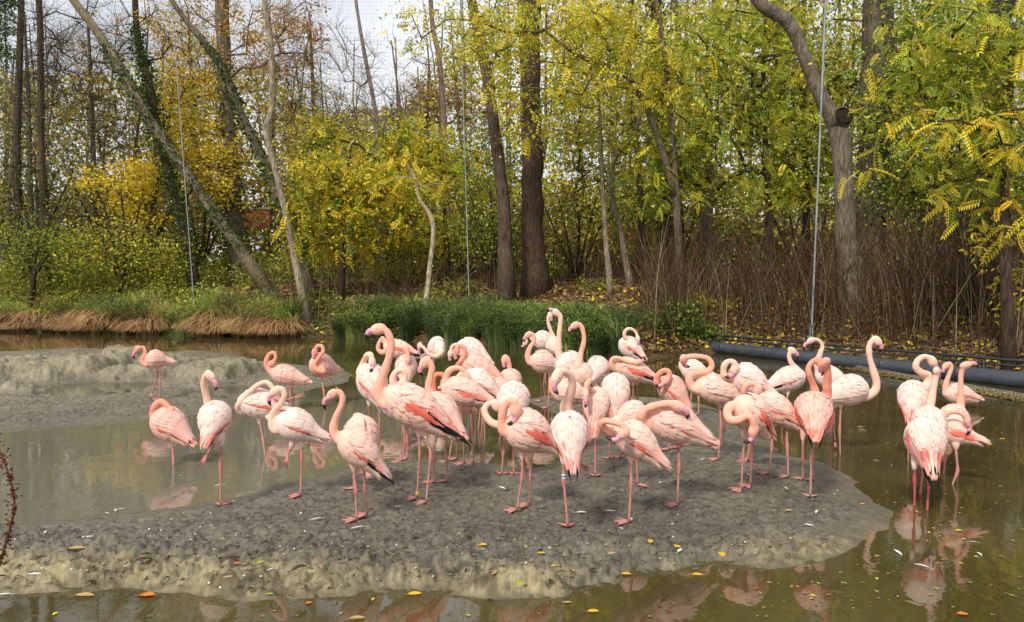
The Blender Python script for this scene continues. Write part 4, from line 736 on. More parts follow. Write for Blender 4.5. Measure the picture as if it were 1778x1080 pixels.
T('lime_leaved_tree', 'fine leaved yellow green tree filling the gap right of the thickest trunk', 'tree', 27, [(1100, -60, 7), (1092, 120, 10), (1110, 300, 12), (1115, 470, 16)], [(1040, 60, 90, 70, 50), (1120, 200, 100, 80, 50), (1000, 180, 60, 90, 30), (1200, 90, 90, 80, 40)], ['yg', 'yellow', 'lime', 'yg'], per=34, size=.13, sig=.42, bark=DK, twigs=4, seed=41)
T('lime_leaved_tree', 'fine leaved green tree behind the sawn off trunk', 'tree', 25, [(1400, -60, 7), (1392, 120, 10), (1400, 300, 12), (1398, 480, 16)], [(1340, 60, 100, 80, 50), (1440, 160, 80, 90, 50), (1280, 200, 80, 70, 30), (1560, 60, 80, 80, 40), (1620, 160, 80, 60, 30)], ['lime', 'yg', 'green', 'yellow'], per=36, size=.12, sig=.40, bark=DK, twigs=4, seed=42)
# --- shrubs of the understorey (d, base u v, blobs, palette)
shr = [('olive scrub with thinning leaves at the far left', 38, (60, 430), [(40, 300, 90, 80, 46), (130, 330, 80, 70, 36), (60, 210, 80, 50, 22)], ['olive', 'tan', 'olive', 'yg'], 20, .09),
 ('low green bush at the far left foot of the trees', 33, (60, 470), [(50, 420, 90, 50, 50), (130, 440, 70, 40, 40)], ['lime', 'olive', 'yg', 'green'], 26, .10),
 ('yellow flecked bush under the golden maple', 31.5, (210, 480), [(190, 430, 70, 46, 50), (270, 440, 60, 36, 36)], ['yg', 'yellow', 'olive', 'lime'], 28, .10),
 ('brown twiggy bush behind the golden maple', 40, (180, 430), [(180, 220, 80, 60, 40), (140, 150, 80, 60, 24), (240, 260, 60, 60, 24)], ['tan', 'brown', 'olive'], 14, .09),
 ('olive bush between the crossing trunks', 37, (350, 450), [(340, 380, 60, 50, 34), (330, 110, 50, 80, 26), (430, 330, 50, 80, 34)], ['olive', 'yg', 'tan', 'yellow'], 22, .10),
 ('yellowish scrub right of the slender kinked trunk', 36, (540, 440), [(530, 200, 60, 70, 40), (580, 260, 60, 50, 36), (500, 300, 50, 60, 26)], ['tan', 'olive', 'yg', 'yellow', 'orange'], 24, .10),
 ('pale yellow scrub below the open sky', 41, (660, 440), [(620, 250, 70, 50, 36), (700, 260, 70, 50, 36), (660, 330, 90, 50, 40)], ['yg', 'olive', 'tan', 'yellow'], 26, .11),
 ('tangled green scrub around the thickest trunk', 28, (850, 475), [(830, 380, 50, 50, 36), (880, 420, 50, 40, 30), (860, 280, 50, 60, 28)], ['green', 'olive', 'lime', 'yg'], 26, .10),
 ('yellow leaved scrub right of the thickest trunk', 30, (1000, 475), [(1000, 210, 60, 90, 60), (1060, 330, 70, 80, 60), (980, 370, 50, 60, 30), (1120, 400, 60, 50, 30)], ['yg', 'yellow', 'lime', 'olive'], 28, .10),
 ('green scrub behind the ivy wrapped trunk', 33, (1180, 470), [(1180, 200, 80, 110, 70), (1240, 330, 80, 70, 50), (1130, 330, 50, 60, 30)], ['lime', 'yg', 'yellow', 'green'], 24, .11),
 ('dense green leaves behind the sawn off trunk', 26, (1400, 500), [(1400, 300, 90, 60, 60), (1460, 160, 80, 100, 60), (1560, 330, 80, 50, 50), (1340, 200, 70, 90, 40)], ['lime', 'yg', 'yellow', 'green'], 26, .11),
 ('shaded leafy scrub behind the dark right hand trunk', 21, (1640, 520), [(1620, 330, 90, 60, 50), (1720, 380, 90, 60, 50), (1600, 180, 70, 80, 40), (1680, 60, 90, 70, 44)], ['green', 'lime', 'dark', 'yg'], 40, .10)]
for i_, (lab, d, (bu, bv), bls, pal, per, sz) in enumerate(shr):
    T('shrub', lab, 'shrub', d, [(bu, bv - 150, 3), (bu + 6, bv - 70, 5), (bu, bv, 8)], [(a, b, c * 1.15, e * 1.15, int(f * 1.6)) for a, b, c, e, f in bls], pal, per=int(per * 1.35), size=sz * 1.2, sig=.45, bark=DK, twigs=4, twig_len=.8, seed=60 + i_, group='shrubs of the understorey', br=.8,
      stems=[[(bu + a, bv - 130, 3, 0), (bu + a * .5, bv - 60, 4, 0), (bu + a * .1, bv, 6, 0)] for a in (-60, -30, 35, 66)])
# bramble and herbs on the bank in front
T('bramble', 'green bramble bush spilling to the water left of the pipe', 'bush', 20.6, [(1185, 560, 3), (1180, 585, 4), (1178, 600, 5)], [(1170, 570, 44, 30, 40), (1215, 580, 36, 26, 34), (1140, 560, 30, 24, 20), (1190, 535, 30, 14, 14)], ['green', 'lime', 'green', 'dark'], kind='broad', per=26, size=.085, sig=.2, bark=(.14, .08, .05), seed=90, br=.5)
T('herb_clump', 'yellow green leafy clump on the litter above the bramble', 'bush', 22.5, [(1215, 505, 3), (1212, 530, 4)], [(1212, 520, 26, 12, 8), (1250, 530, 26, 10, 6)], ['yg', 'lime', 'yellow'], kind='broad', per=16, size=.10, sig=.16, bark=(.14, .08, .05), seed=91, br=.5)
# --- stuff: far wood
def band(n, ytop, y0, y1, u0, u1, vb=450):
    u = rng.uniform(u0, u1, n); d = rng.uniform(y0, y1, n); vt = np.interp(u + 14 * fbm(u * .05, d, 3), *ytop) + 60 * fbm(u * .03, d * .2, 5)
    f = rng.random(n) ** .8; v = vb * (1 - f) + vt * f
    k = d / FPX; x = (u - CX) * k; z = HC + (500 - v) * k * 1.0
    return np.stack([x, d, z], 1)
TOP = ([-300, 0, 60, 200, 300, 480, 540, 600, 700, 760, 830, 1000, 1300, 1900], [120, 130, 130, 140, 130, 120, 200, 205, 185, 120, 40, -60, -160, -200])
g = Geo(); p = np.concatenate([band(105000, TOP, 43, 60, -300, 2000), band(60000, ([-300, 2000], [330, 300]), 40, 56, -300, 2000, 490), band(26000, ([-300, 2000], [390, 380]), 36, 42, 560, 2000, 492)]); u_ = p[:, 0] / p[:, 1] * FPX + CX
patch = vnoise(p[:, 0] * .22, p[:, 2] * .3 + p[:, 1] * .1, 8)
hole = (vnoise(p[:, 0] * .55, p[:, 2] * .55 + p[:, 1] * .2, 18) > .30) | (p[:, 2] < 7)
lowb = p[:, 2] < 6.5
cA = palcol(['olive', 'tan', 'yg', 'yellow', 'olive', 'brown'], len(p)); cB = palcol(['lime', 'yg', 'olive', 'yellow', 'yellow', 'tan'], len(p)); mxx = np.clip((u_ - 700) / 300 + (patch - .5) * 2, 0, 1)[:, None] > rng.random((len(p), 1))
cc_ = np.where(mxx, cB, cA); cl_ = palcol(['brown', 'olive', 'tan', 'brown', 'olive'], len(p)) * .8; cc_ = np.where((lowb & (rng.random(len(p)) < .65))[:, None], cl_, cc_); simple_leaves(g, p[hole], .27, cc_[hole], .4, .8)
g.obj('distant_foliage', M_leaf, smooth=False, kind='stuff')
g = Geo()
for i_ in range(110):
    u = rng.uniform(-200, 1900); d = rng.uniform(40, 60); k = px(d); vt = np.interp(u, *TOP) - 130 * rng.random(); lx = rng.normal() * 30
    pts = [P(u + lx * (1 - t) + rng.normal() * 3, 470 * t + vt * (1 - t), d) for t in (0, .25, .5, .75, 1)]; tube(g, pts, np.array([1.2, 2.2, 3.2, 4, 5]) * k * rng.uniform(.4, 1.1), 5, np.array([.13, .10, .07]) * rng.uniform(.6, 1.6), cap=False)
    for q_ in range(9):
        t = rng.random() * .7; a = P(u + lx * (1 - t), 470 * t + vt * (1 - t), d); e = a + np.array([rng.normal() * 1.6, rng.normal(), 1.0 + rng.random() * 1.5]); tube(g, [a, (a + e) / 2 + rng.normal(size=3) * .15, e], np.array([.03, .02, .008]), 3, (.13, .10, .08), cap=False)
g.obj('distant_trunks', M_twig, kind='stuff')
# --- stuff: brown stem thicket on the right, thinner on the left
g = Geo(); 
for i_ in range(4600):
    u = rng.uniform(1100, 1900) if i_ < 3700 else rng.uniform(480, 1150); d = (rng.uniform(17.5, 25) if u > 1120 else rng.uniform(26, 33)) * (1 if u < 1500 else rng.uniform(.72, 1)); x = (u - CX) / FPX * d
    z = float(0); h = (1.7 + 1.4 * rng.random()) if u > 1120 else 1.1 + 1.6 * rng.random()
    ln = rng.normal(size=2) * (.28 if i_ % 3 else .75) * h; c_ = np.array([.095, .055, .030]) * rng.uniform(.4, 1.7)
    if rng.random() < .12: c_ = np.array([.32, .26, .16]) * rng.uniform(.7, 1.2)
    g.add(*(lambda a, m_, e, r: (np.concatenate([a + np.array([[r, 0, 0], [-r, 0, 0], [0, r, 0]]), m_ + np.array([[r, 0, 0], [-r, 0, 0], [0, r, 0]]) * .7, e + np.array([[r, 0, 0], [-r, 0, 0], [0, r, 0]]) * .3]),
        [[0, 1, 4, 3], [1, 2, 5, 4], [2, 0, 3, 5], [3, 4, 7, 6], [4, 5, 8, 7], [5, 3, 6, 8]]))(np.array([x, d, -999.]), np.array([x + ln[0] * .35, d + ln[1] * .35, h * .55 - 999]), np.array([x + ln[0], d + ln[1], h - 999]), .005 + .011 * rng.random() ** 2), c_)
allv = g.v
bx_ = np.array([v[0] for v in allv]); hz = bank_h(bx_[:, 0], bx_[:, 1]); hz_ok = hz > .25
for v, h_ in zip(allv, hz): v[:, 2] += 999 + (h_ if h_ > .25 else -9) - .05
g.obj('stem_thicket', M_twig, kind='stuff')
# --- stuff: undergrowth leaves on the bank
def scatter(n, x0, x1, y0, y1, tmin, tmax):
    X = rng.uniform(x0, x1, n); Y = rng.uniform(y0, y1, n); t = shore_t(X, Y); m = (t > tmin) & (t < tmax); X = X[m]; Y = Y[m]; return X, Y, t[m], bank_h(X, Y)
g = Geo(); X, Y, t, Z = scatter(330000, -34, 4, 22, 44, .5, 12)
dens = -np.clip(1.6 - t, 0, 1) * .3 + vnoise(X * .7, Y * .7, 61) + .25 * vnoise(X * 3, Y * 3, 62); u = X / Y * FPX + CX; lim = np.interp(u, [0, 330, 520, 700, 1000], [.35, .42, .62, .82, .95]); mk = dens > lim
X, Y, t, Z = X[mk], Y[mk], t[mk], Z[mk]; hh = (.25 + 1.7 * vnoise(X * .9, Y * .9, 63)) * np.clip((t) / 3, .25, 1) * np.clip((10 - X) / 25, .5, 1)
p = np.stack([X, Y, Z + rng.random(len(X)) * hh], 1); simple_leaves(g, p, .115, palcol(['lime', 'olive', 'green', 'olive', 'yg', 'tan', 'yg'], len(p)), .8, .7)
g.obj('undergrowth', M_leaf, smooth=False, kind='stuff')
# --- stuff: fallen leaves on the bank
g = Geo(); X, Y, t, Z = scatter(150000, -26, 16, 9, 36, .2, 9)
mk = rng.random(len(X)) < np.interp(X, [-26, -2, 4, 16], [.5, .8, .9, 1]) * np.where(t < 5.5, 1, .6); X, Y, Z = X[mk], Y[mk], Z[mk]
cl = palcol(['brown', 'brown', 'tan', 'rust', 'tan'], len(X), .4); yy = rng.random(len(X)) < np.interp(X, [-26, 2, 6, 16], [.10, .12, .30, .36]) ; cl[yy] = palcol(['yellow', 'gold', 'tan', 'yg'], int(yy.sum()), .3)
simple_leaves(g, np.stack([X, Y, Z + .01 + .05 * rng.random(len(X))], 1), .165, cl, 1.0, .55, droop=0.05); g.obj('leaf_litter', M_litter, smooth=False, kind='stuff')
# --- stuff: fallen twigs on the bank
g = Geo(); X, Y, t, Z = scatter(5200, -14, 16, 10, 34, .4, 7)
for x, y, z in zip(X, Y, Z):
    a = rng.uniform(0, 6.28); l_ = rng.uniform(.2, 1.1); e = np.array([math.cos(a) * l_, math.sin(a) * l_, rng.uniform(-.05, .4) * l_]); o = np.array([x, y, z + .04])
    if rng.random() < .5: tube(g, [o, o + e * .5 + rng.normal(size=3) * .05, o + e], [.012, .009, .004], 3, np.array([.22, .17, .12]) * rng.uniform(.5, 1.5), cap=False)
g.obj('fallen_twigs', M_twig, kind='stuff')
# --- stuff: sedge along the shore
def blades(name, spans, pal, n, Lr, wd, lean, tr=(-.15, 1.1)):
    g = Geo(); 
    seg = np.diff(SH, axis=0); q = []
    for u0, u1, wt in spans:
        m = int(n * wt); u = rng.uniform(u0, u1, m); u = u[vnoise(u * .035, u * 0, 55) > .22]
        # shoreline point seen in column u
        uu = SH[:, 0] / np.maximum(SH[:, 1], 1) * FPX + CX; msk = SH[:, 1] > 12
        yy = np.interp(u, uu[msk], SH[msk, 1]); xx = (u - CX) / FPX * yy; q.append(np.stack([xx, yy], 1))
    q = np.concatenate(q); rng.shuffle(q); nt_ = max(1, len(q) // 48); q = q[:nt_]; off = rng.uniform(tr[0], tr[1], nt_); q[:, 1] += off
    tl_ = rng.uniform(.55, 1.15, nt_); ti = rng.integers(0, nt_, n); m = n; ang = rng.uniform(0, 6.283, m); rr0 = .16 * np.sqrt(rng.random(m))
    q = q[ti] + np.stack([np.cos(ang), np.sin(ang)], 1) * rr0[:, None]
    Z = np.maximum(bank_h(q[:, 0], q[:, 1]), -.05); L_ = rng.uniform(*Lr, m) * tl_[ti]
    dr = np.stack([np.cos(ang), np.sin(ang)], 1) * (rng.random(m) * .95)[:, None] + rng.normal(size=(m, 2)) * .16; dr[:, 1] -= lean; dr += (rng.normal(size=(nt_, 2)) * .22)[ti]
    up = np.ones(m) * 1.0; b = np.stack([q[:, 0], q[:, 1], Z], 1); side = nrm(np.stack([-dr[:, 1] + 2.0, dr[:, 0], 0 * up], 1)) * wd
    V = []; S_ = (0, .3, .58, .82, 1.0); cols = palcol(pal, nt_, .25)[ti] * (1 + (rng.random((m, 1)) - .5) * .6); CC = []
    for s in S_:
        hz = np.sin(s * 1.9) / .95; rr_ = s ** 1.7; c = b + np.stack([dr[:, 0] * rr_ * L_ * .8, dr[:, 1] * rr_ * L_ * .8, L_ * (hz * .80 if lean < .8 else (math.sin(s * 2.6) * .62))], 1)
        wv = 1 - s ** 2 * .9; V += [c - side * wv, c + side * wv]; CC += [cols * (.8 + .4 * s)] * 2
    V = np.stack(V, 1); F = np.array([[0, 1, 3, 2], [2, 3, 5, 4], [4, 5, 7, 6], [6, 7, 9, 8]])[None] + (np.arange(m) * 10)[:, None, None]
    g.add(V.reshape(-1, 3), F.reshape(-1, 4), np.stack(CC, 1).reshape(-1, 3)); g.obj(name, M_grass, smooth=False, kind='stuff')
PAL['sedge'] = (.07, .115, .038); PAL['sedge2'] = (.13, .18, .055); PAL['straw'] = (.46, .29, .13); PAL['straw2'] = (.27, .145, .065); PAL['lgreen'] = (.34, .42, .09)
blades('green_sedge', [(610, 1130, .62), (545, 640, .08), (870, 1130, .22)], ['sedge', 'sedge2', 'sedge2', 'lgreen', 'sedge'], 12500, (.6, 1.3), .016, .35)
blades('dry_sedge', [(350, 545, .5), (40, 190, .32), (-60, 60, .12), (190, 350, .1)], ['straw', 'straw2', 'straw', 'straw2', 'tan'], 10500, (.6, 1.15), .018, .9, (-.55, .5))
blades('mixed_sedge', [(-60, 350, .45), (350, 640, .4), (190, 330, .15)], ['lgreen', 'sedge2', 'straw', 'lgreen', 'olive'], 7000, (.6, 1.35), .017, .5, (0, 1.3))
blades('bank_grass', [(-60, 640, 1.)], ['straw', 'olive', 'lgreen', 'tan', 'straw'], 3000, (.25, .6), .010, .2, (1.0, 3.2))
# ---------------------------------------------------------------- pipe barrier, cables, net
def cylpts(a, b, n): return [np.array(a) * (1 - t) + np.array(b) * t for t in np.linspace(0, 1, n)]
PA = PIPE_A.copy(); PB = PIPE_B.copy()
PA[2] = .13; PB[2] = .13; ext = PB + (PB - PA) * .5
M_pvc = mat('black_plastic_pipe', .38, bump=(3, .2, .01), var=(4, .22), spec=.5)
E = empty('float_pipe', (PA + PB) / 2 * np.array([1, 1, 0]), 'long black plastic pipe lying along the right shore', 'pipe')
g = Geo(); tube(g, cylpts(PA, ext, 60), .152, 28, (.055, .063, .075)); g.obj('pipe', M_pvc, E)
ax = nrm(PB - PA)
for t in np.linspace(.06, 1.2, 7):
    q = PA * (1 - t) + PB * t; g = Geo(); tube(g, [q - ax * .03, q + ax * .03], .158, 28, (.040, .046, .055)); g.obj('collar', M_pvc, E)
E2 = empty('guard_rail', (PA + PB) / 2 * np.array([1, 1, 0]) + np.array([.4, .5, 0]), 'thin dark rail tubes running just behind the black pipe', 'rail')
sh = np.array([.22, .42, 0]); 
for dz, r_ in ((.30, .028), (.20, .020)):
    g = Geo(); tube(g, cylpts(PA + sh + [0, 0, dz - .0], ext + sh + [0, 0, dz], 50), r_, 8, (.03, .034, .04)); g.obj('rail', M_pvc, E2)
for t in np.linspace(.03, 1.3, 10):
    q = PA * (1 - t) + PB * t + sh; g = Geo(); tube(g, [q + [0, 0, -.3], q + [0, 0, .34]], .018, 6, (.05, .05, .055)); g.obj('post', M_pvc, E2)
# low wire mesh at the waterline in front of the pipe
WA = G(1440, 633); WB = G(1830, 702); off = nrm(np.array([WB[1] - WA[1], -(WB[0] - WA[0]), 0]))
g = Geo(); Lw = np.linalg.norm(WB - WA); nW = int(Lw / .07); M_wire = mat('galvanised_wire', .5, spec=.5, metal=.4)
for i_ in range(nW + 1):
    q = WA + (WB - WA) * i_ / nW; tube(g, [q + [0, 0, -.05], q + [0, 0, .085 + .02 * (i_ % 8 == 0)]], .0035, 4, (.55, .53, .46), cap=False)
for z in (.02, .05, .08): tube(g, [WA + [0, 0, z], WB + [0, 0, z]], .004, 4, (.55, .53, .46), cap=False)
o = g.obj('wire_mesh', M_wire); tag(o, 'low strip of pale wire mesh standing in the water before the pipe', 'mesh'); 
# cables holding the net
M_steel = mat('steel_cable', .45, spec=.6, metal=.3, bump=(30, .5, .01))
def cable(label, top, bot, d, w_, foot=None):
    a = P(*top, d); b = P(*bot, d); E = empty('net_cable', b, label, 'cable', 'cables holding up the aviary net')
    g = Geo(); pts = spline([a + (a - b) * .6, a, (a + b) / 2 + np.array([.0, 0, 0]), b], 40); c = np.tile(np.array([.30, .33, .34]), (40, 1)) * (.8 + .4 * rng.random((40, 1)))
    tube(g, pts, w_ * px(d) / 2, 6, c); g.obj('rope', M_steel, E)
    g = Geo(); tube(g, [b + (0, 0, .22), b + (0, 0, -.25)], w_ * px(d) * .9, 8, (.30, .33, .35)); g.obj('ground_anchor', M_steel, E)
    return E
cable('left cable of the net, ending in the sedge below the maple', (297, -10), (337, 530), 29, 1.7)
cable('middle cable of the net, left of the thickest trunk', (799, -10), (815, 530), 25, 2.1)
cable('right cable of the net, coming down behind the black pipe', (1434, -10), (1409, 585), 18.6, 3.6)
E = empty('net_post', G(1407, 632), 'short dark post in the water where the right cable ends', 'post')
b = P(1407, 590, 17.2); g = Geo(); tube(g, [b + [0, 0, .35], b, b + [0, 0, -.75]], [.035, .045, .045], 8, (.05, .055, .06)); g.obj('shaft', M_steel, E)
g = Geo(); box(g, b + np.array([0, 0, .05]), (.16, .10, .10), (.10, .11, .12)); g.obj('bracket', M_steel, E)
# net: thin twine in squares, standing behind the shore
g = Geo(); x0, x1, z0, z1, yn = -26., -.5, 6.2, 19., 33.; st = .17
for x in np.arange(x0, x1, st): g.add([(x - .0018, yn, z0), (x + .0018, yn, z0), (x + .0018, yn, z1), (x - .0018, yn, z1)], [[0, 1, 2, 3]], (.10, .11, .12))
for z in np.arange(z0, z1, st): g.add([(x0, yn + .001, z - .0018), (x1, yn + .001, z - .0018), (x1, yn + .001, z + .0018), (x0, yn + .001, z + .0018)], [[0, 1, 2, 3]], (.10, .11, .12))
o = g.obj('aviary_net', M_twig, smooth=False); tag(o, 'fine square aviary netting stretched across the sky behind the trees', 'net')
# sawn stub of the pollarded tree
for o in bpy.data.objects:
    if o.name.startswith('pollard_tree'):
        q = P(1461, 205, 19.35); g = Geo(); tube(g, [q + (-.12, .18, -.10), q + (0, 0, 0), q + (.02, -.10, .02)], [.24, .25, .25], 16, (.14, .11, .08), cap=False)
        g.obj('sawn_limb', M_bark, o)
        g = Geo(); sphere(g, q + np.array([.02, -.105, .02]), (.02, .245, .19), (.030, .022, .016), 16, 8, np.array([(0, -1, .2), (1, 0, 0), (0, .2, 1.)]))
        g.obj('cut_face', M_bark, o)
# far red brick wall glimpsed through the trunks
g = Geo(); a = P(425, 386, 43); b_ = P(470, 364, 43); box(g, ((a[0] + b_[0]) / 2, 43, (a[2] + b_[2]) / 2 - .2), (b_[0] - a[0], .3, b_[2] - a[2] + .4), (.33, .09, .05)); M_brick = mat('brick', .9, var=(3, .3))
box(g, ((a[0] + b_[0]) / 2, 43, b_[2] + .06), (b_[0] - a[0] + .1, .4, .12), (.5, .45, .4))
o = g.obj('brick_wall', M_brick, smooth=False); tag(o, 'low red brick wall glimpsed far behind between the left trunks', 'wall')
# ---------------------------------------------------------------- small things on mud and water
def leaf_mesh(nm, L_, W_, col, curl, jag=0.):
    g = Geo(); V = []; n = 7
    for i_ in range(n):
        s = i_ / (n - 1); w_ = W_ * math.sin(math.pi * min(s * .93 + .05, 1)) ** .8 / 2 * (1 + jag * (i_ % 2)); z = curl * math.sin(math.pi * s)
        V += [(s * L_ - L_ / 2, -w_, z + .010 * (1 + jag)), (s * L_ - L_ / 2, 0, z * .6 + .003), (s * L_ - L_ / 2, w_, z + .010)]
    F = []
    for i_ in range(n - 1): F += [(i_ * 3, i_ * 3 + 1, i_ * 3 + 4, i_ * 3 + 3), (i_ * 3 + 1, i_ * 3 + 2, i_ * 3 + 5, i_ * 3 + 4)]
    g.add(V, F, col); tube(g, [(-L_ / 2, 0, .004), (-L_ * .85, .01, .006)], .0016, 4, np.array(col) * .6); return g.mesh(nm, M_litter)
LM = {'y': leaf_mesh('yellow_leaf', .085, .045, (.70, .45, .03), .004), 't': leaf_mesh('tan_leaf', .10, .04, (.50, .33, .12), .005), 'o': leaf_mesh('orange_leaf', .08, .05, (.62, .20, .03), .004, .3), 'g': leaf_mesh('green_leaf', .075, .03, (.42, .42, .05), .008), 'b': leaf_mesh('brown_leaf', .10, .035, (.07, .045, .03), .012)}
def put(nm, me, u, v, rot, s, label, cat, grp, tilt=0):
    q = G(u, v); 
    for _ in range(3): q = G(u, v, max(float(mud_h(np.array([q[0]]), np.array([q[1]]))[0]), 0.0))
    o = bpy.data.objects.new(nm, me); C.objects.link(o); o.location = (q[0], q[1], q[2] + (.006 if q[2] > .001 else .0)); o.rotation_euler = (tilt, tilt * .6, rot); o.scale = (s, s, s); tag(o, label, cat, grp); return o
cn = {'y': 'yellow', 't': 'tan', 'o': 'orange', 'g': 'yellow green', 'b': 'dark brown'}
lv = [('t', 132, 956, .3, 1.3), ('g', 262, 974, 1.2, .7), ('g', 386, 939, .2, .7), ('y', 373, 957, 2, .7), ('y', 518, 988, 1.5, .9), ('g', 452, 981, .8, 1), ('o', 412, 981, .1, .7), ('y', 600, 992, 1.4, .8),
  ('t', 147, 1036, 0, 1.3), ('o', 256, 1036, .1, 1.3), ('o', 536, 1048, .3, .6), ('g', 468, 1035, .2, .7), ('t', 396, 1005, .6, .7), ('y', 720, 1033, .2, 1.1), ('y', 838, 949, .4, .9), ('y', 940, 963, .1, .7), ('y', 897, 973, .1, .7),
  ('y', 967, 986, .2, 1.0), ('t', 860, 997, 1.2, 1.0), ('y', 1129, 943, 1.3, 1.05), ('t', 990, 992, 2.2, .9), ('y', 1087, 998, 0, .9), ('y', 1173, 952, -.3, 1), ('t', 1062, 964, .5, .8), ('y', 1253, 966, 1.4, 1.2), ('y', 1211, 999, 0, .9),
  ('t', 1370, 889, .3, .9), ('g', 1432, 887, 1, 1), ('y', 1030, 1063, .1, .9), ('g', 903, 1018, 1.3, 1.4), ('o', 1672, 1068, 0, .9), ('y', 1494, 742, 0, .9), ('y', 1741, 763, 0, .9), ('y', 1665, 922, .1, .8), ('g', 1738, 845, 0, .6), ('y', 1498, 877, .5, .7), ('t', 985, 1047, .2, .6),
  ('b', 250, 975, .4, 1.1), ('b', 405, 972, .2, 1), ('b', 850, 1043, 0, .6), ('b', 520, 990, .9, 1.2), ('t', 620, 1075, .2, 1)]
near_of = lambda u, v: 'on the water' if ground_z(*G(u, v)[:2]) < .0 else 'on the mud'
def side_of(u, v=0):
    a = 'near left edge' if u < 120 else 'far left' if u < 260 else 'below lifted foot bird' if u < 420 else 'left of droopy tailed bird' if u < 560 else 'below front left bird' if u < 690 else 'below tallest bird' if u < 820 else 'left of coral winged bird' if u < 890 else 'below coral winged bird' if u < 950 else 'by blue ringed bird' if u < 1040 else 'below bent bird' if u < 1110 else 'right of bent bird' if u < 1160 else 'below cream bird' if u < 1250 else 'below hooked neck bird' if u < 1400 else 'off the mud tip' if u < 1530 else 'left of right pool birds' if u < 1620 else 'right of right pool birds' if u < 1720 else 'by right edge'
    return a + (', among the feet' if v < 870 else ', above the rim' if v < 915 else ', upper rim' if v < 945 else ', middle rim' if v < 970 else ', lower rim' if v < 1000 else ', by near waterline')
lv = [('t', 132, 956, .3, 1.3), ('g', 262, 974, 1.2, .7), ('g', 386, 939, .2, .7), ('y', 373, 957, 2, .7), ('y', 518, 988, 1.5, .9), ('g', 452, 981, .8, 1), ('o', 412, 981, .1, .7), ('y', 600, 992, 1.4, .8),
  ('t', 147, 1036, 0, 1.3), ('o', 256, 1036, .1, 1.3), ('o', 536, 1048, .3, .6), ('g', 468, 1035, .2, .7), ('t', 396, 1005, .6, .7), ('y', 720, 1033, .2, 1.1), ('y', 838, 949, .4, .9), ('y', 940, 963, .1, .7), ('y', 897, 973, .1, .7),
  ('y', 967, 986, .2, 1.0), ('t', 860, 997, 1.2, 1.0), ('y', 1129, 943, 1.3, 1.05), ('t', 990, 992, 2.2, .9), ('y', 1087, 998, 0, .9), ('y', 1173, 952, -.3, 1), ('t', 1062, 964, .5, .8), ('y', 1253, 966, 1.4, 1.2), ('y', 1211, 999, 0, .9),
  ('t', 1370, 889, .3, .9), ('g', 1432, 887, 1, 1), ('y', 1030, 1063, .1, .9), ('g', 903, 1018, 1.3, 1.4), ('o', 1672, 1068, 0, .9), ('y', 1494, 742, 0, .9), ('y', 1741, 763, 0, .9), ('y', 1665, 922, .1, .8), ('g', 1738, 845, 0, .6), ('y', 1498, 877, .5, .7), ('t', 985, 1047, .2, .6),
  ('b', 250, 975, .4, 1.1), ('b', 405, 972, .2, 1), ('b', 850, 1043, 0, .6), ('b', 520, 990, .9, 1.2), ('t', 620, 1075, .2, 1)]
for k_, u, v, r_, s in lv:
    put('fallen_leaf', LM[k_], u, v, r_, s * .82, f'{cn[k_]} fallen leaf {near_of(u, v)}, {side_of(u, v)}', 'leaf', 'leaves fallen around the mud flat', .04)
fm = leaf_mesh('white_feather', .07, .016, (.80, .78, .74), .003)
fl = [(200, 888), (208, 885), (380, 844), (475, 856), (78, 929), (71, 990), (3, 1036), (186, 893), (60, 1001), (470, 992), (620, 920), (725, 906), (872, 850), (940, 870), (1010, 893), (1078, 920), (1096, 905), (1146, 840), (1220, 800), (1365, 850), (1495, 747), (1548, 808), (1560, 962), (1690, 942), (1700, 964),
  (1760, 660), (1600, 985), (1640, 760), (1418, 892), (330, 940), (548, 905), (820, 800), (1060, 890), (690, 882), (1298, 826), (1520, 800), (1405, 915), (220, 985), (1180, 960), (760, 930), (150, 937)]
for i_, (u, v) in enumerate(fl):
    fs_ = rng.uniform(.55, .8) if i_ % 2 else rng.uniform(1.0, 1.3)
    put('white_feather', fm, u, v, rng.uniform(0, 6), fs_, f'{"tiny" if i_ % 2 else "long"} white feather {near_of(u, v)}, {side_of(u, v)}', 'feather', 'white feathers scattered around the flock', .1)
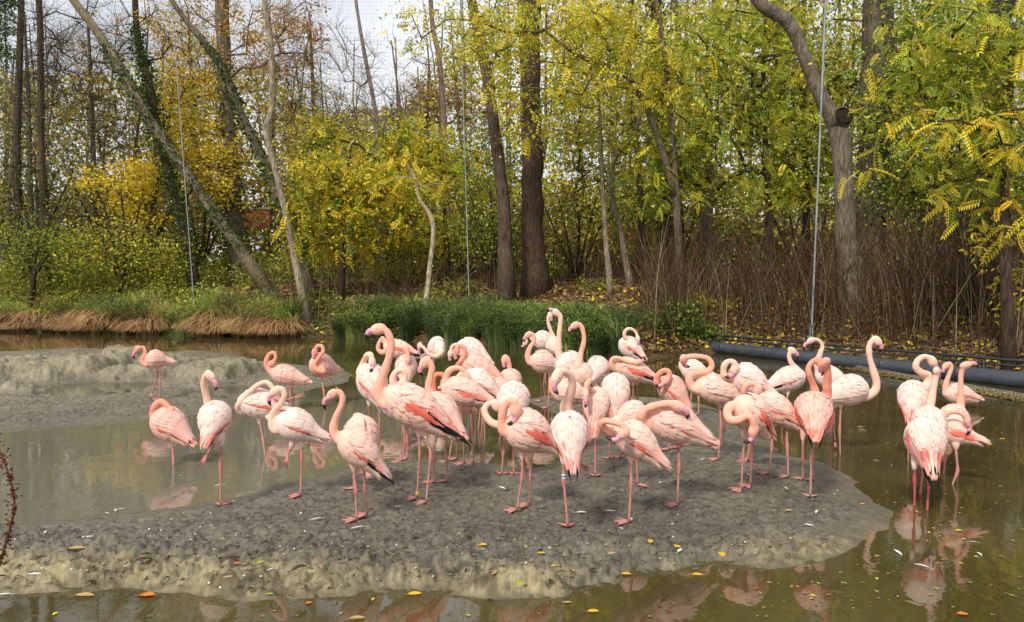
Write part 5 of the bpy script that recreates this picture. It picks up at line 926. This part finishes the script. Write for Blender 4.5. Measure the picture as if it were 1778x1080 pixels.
# specks, crumbs and sticks too many to count
g = Geo()
for i_ in range(2000):
    u = rng.uniform(-50, 1540); v = rng.uniform(690, 1035) if rng.random() < .55 else rng.uniform(930, 1035); q = G(u, v); q[0], q[1] = G(u, v, .08)[:2]
    hq = (q[0], q[1]); 
    if i_ == 0: QQ = []
    QQ.append(hq)
QQ = np.array(QQ); hz = mud_h(QQ[:, 0], QQ[:, 1])
for (x, y), z in zip(QQ, hz):
    if z < .02: continue
    r_ = rng.random(); a = rng.uniform(0, 6.3)
    if r_ < .10: sphere(g, (x, y, z + .004), rng.uniform(.004, .009), np.array([.72, .70, .62]) * rng.uniform(.7, 1), 5, 3)
    elif r_ < .6: l_ = rng.uniform(.02, .06); tube(g, [(x, y, z + .006), (x + math.cos(a) * l_ / 2, y + math.sin(a) * l_ / 2, z + .014), (x + math.cos(a) * l_, y + math.sin(a) * l_, z + .006)], [.004, .005, .002], 4, np.array([.07, .06, .04]) * rng.uniform(.6, 3), cap=False)
    else: sphere(g, (x, y, z + .004), (lambda k_: (k_, k_ * .8, k_ * .7))(rng.uniform(.004, .015)), (np.array([.24, .21, .13]) if y < 4.8 else np.array([.12, .115, .095])) * rng.uniform(.6, 1.3), 6, 4)
g.obj('mud_debris', M_plain, kind='stuff')
# floating bits on the water
g = Geo(); q = np.array([G(rng.uniform(1300, 1900) if rng.random() < .75 else rng.uniform(-50, 1300), 575 + 500 * rng.random() ** 1.2) for _ in range(650)]); m_ = (mud_h(q[:, 0], q[:, 1]) < -.02) & (bank_h(q[:, 0], q[:, 1]) < 0)
simple_leaves(g, q[m_] + [0, 0, .003], .03, palcol(['tan', 'tan', 'brown', 'yg', 'olive'], int(m_.sum())), 12, .6, droop=0)
g.obj('floating_debris', M_litter, smooth=False, kind='stuff')
# rotting leaf mat floating in front of the pipe
g = Geo(); n_ = 9000; s = rng.random(n_); a = WA + (WB - WA) * s[:, None]; p = a + np.stack([.5 * (rng.random(n_) - .35), .9 * (rng.random(n_) ** 1.3) - .25, 0 * s], 1); p[:, 0] -= .15 * s
p[:, 2] = .004 + .012 * rng.random(n_); simple_leaves(g, p, .07, palcol(['tan', 'brown', 'olive', 'brown'], n_, .3), 6, .5, droop=0); g.obj('leaf_mat', M_litter, smooth=False, kind='stuff')
# dried dock stalk close to the lens at the left edge
d = 1.5; E = empty('seed_stalk', P(-5, 1000, d), 'dry dark brown seed stalk curving up at the left edge', 'stalk')
ln = spline([P(-10, 1010, d), P(8, 950, d), P(22, 900, d), P(24, 860, d), P(12, 815, d), P(-8, 770, d), P(-30, 730, d)], 40); g = Geo(); tube(g, ln, np.linspace(.003, .0016, 40), 6, (.13, .055, .03)); g.obj('stem', M_twig, E)
g = Geo()
for i_ in range(260):
    s = rng.random() * 33 + 4; q = ln[int(s)] * (1 - s % 1) + ln[min(int(s) + 1, 39)] * (s % 1); q = q + rng.normal(size=3) * .0045 * (1 + .6 * math.sin(s * 1.7)); sphere(g, q, (rng.uniform(.002, .0036), rng.uniform(.0015, .003), .0022), np.array([.11, .04, .022]) * rng.uniform(.5, 1.6), 5, 3)
g.obj('seeds', M_twig, E, kind='stuff')
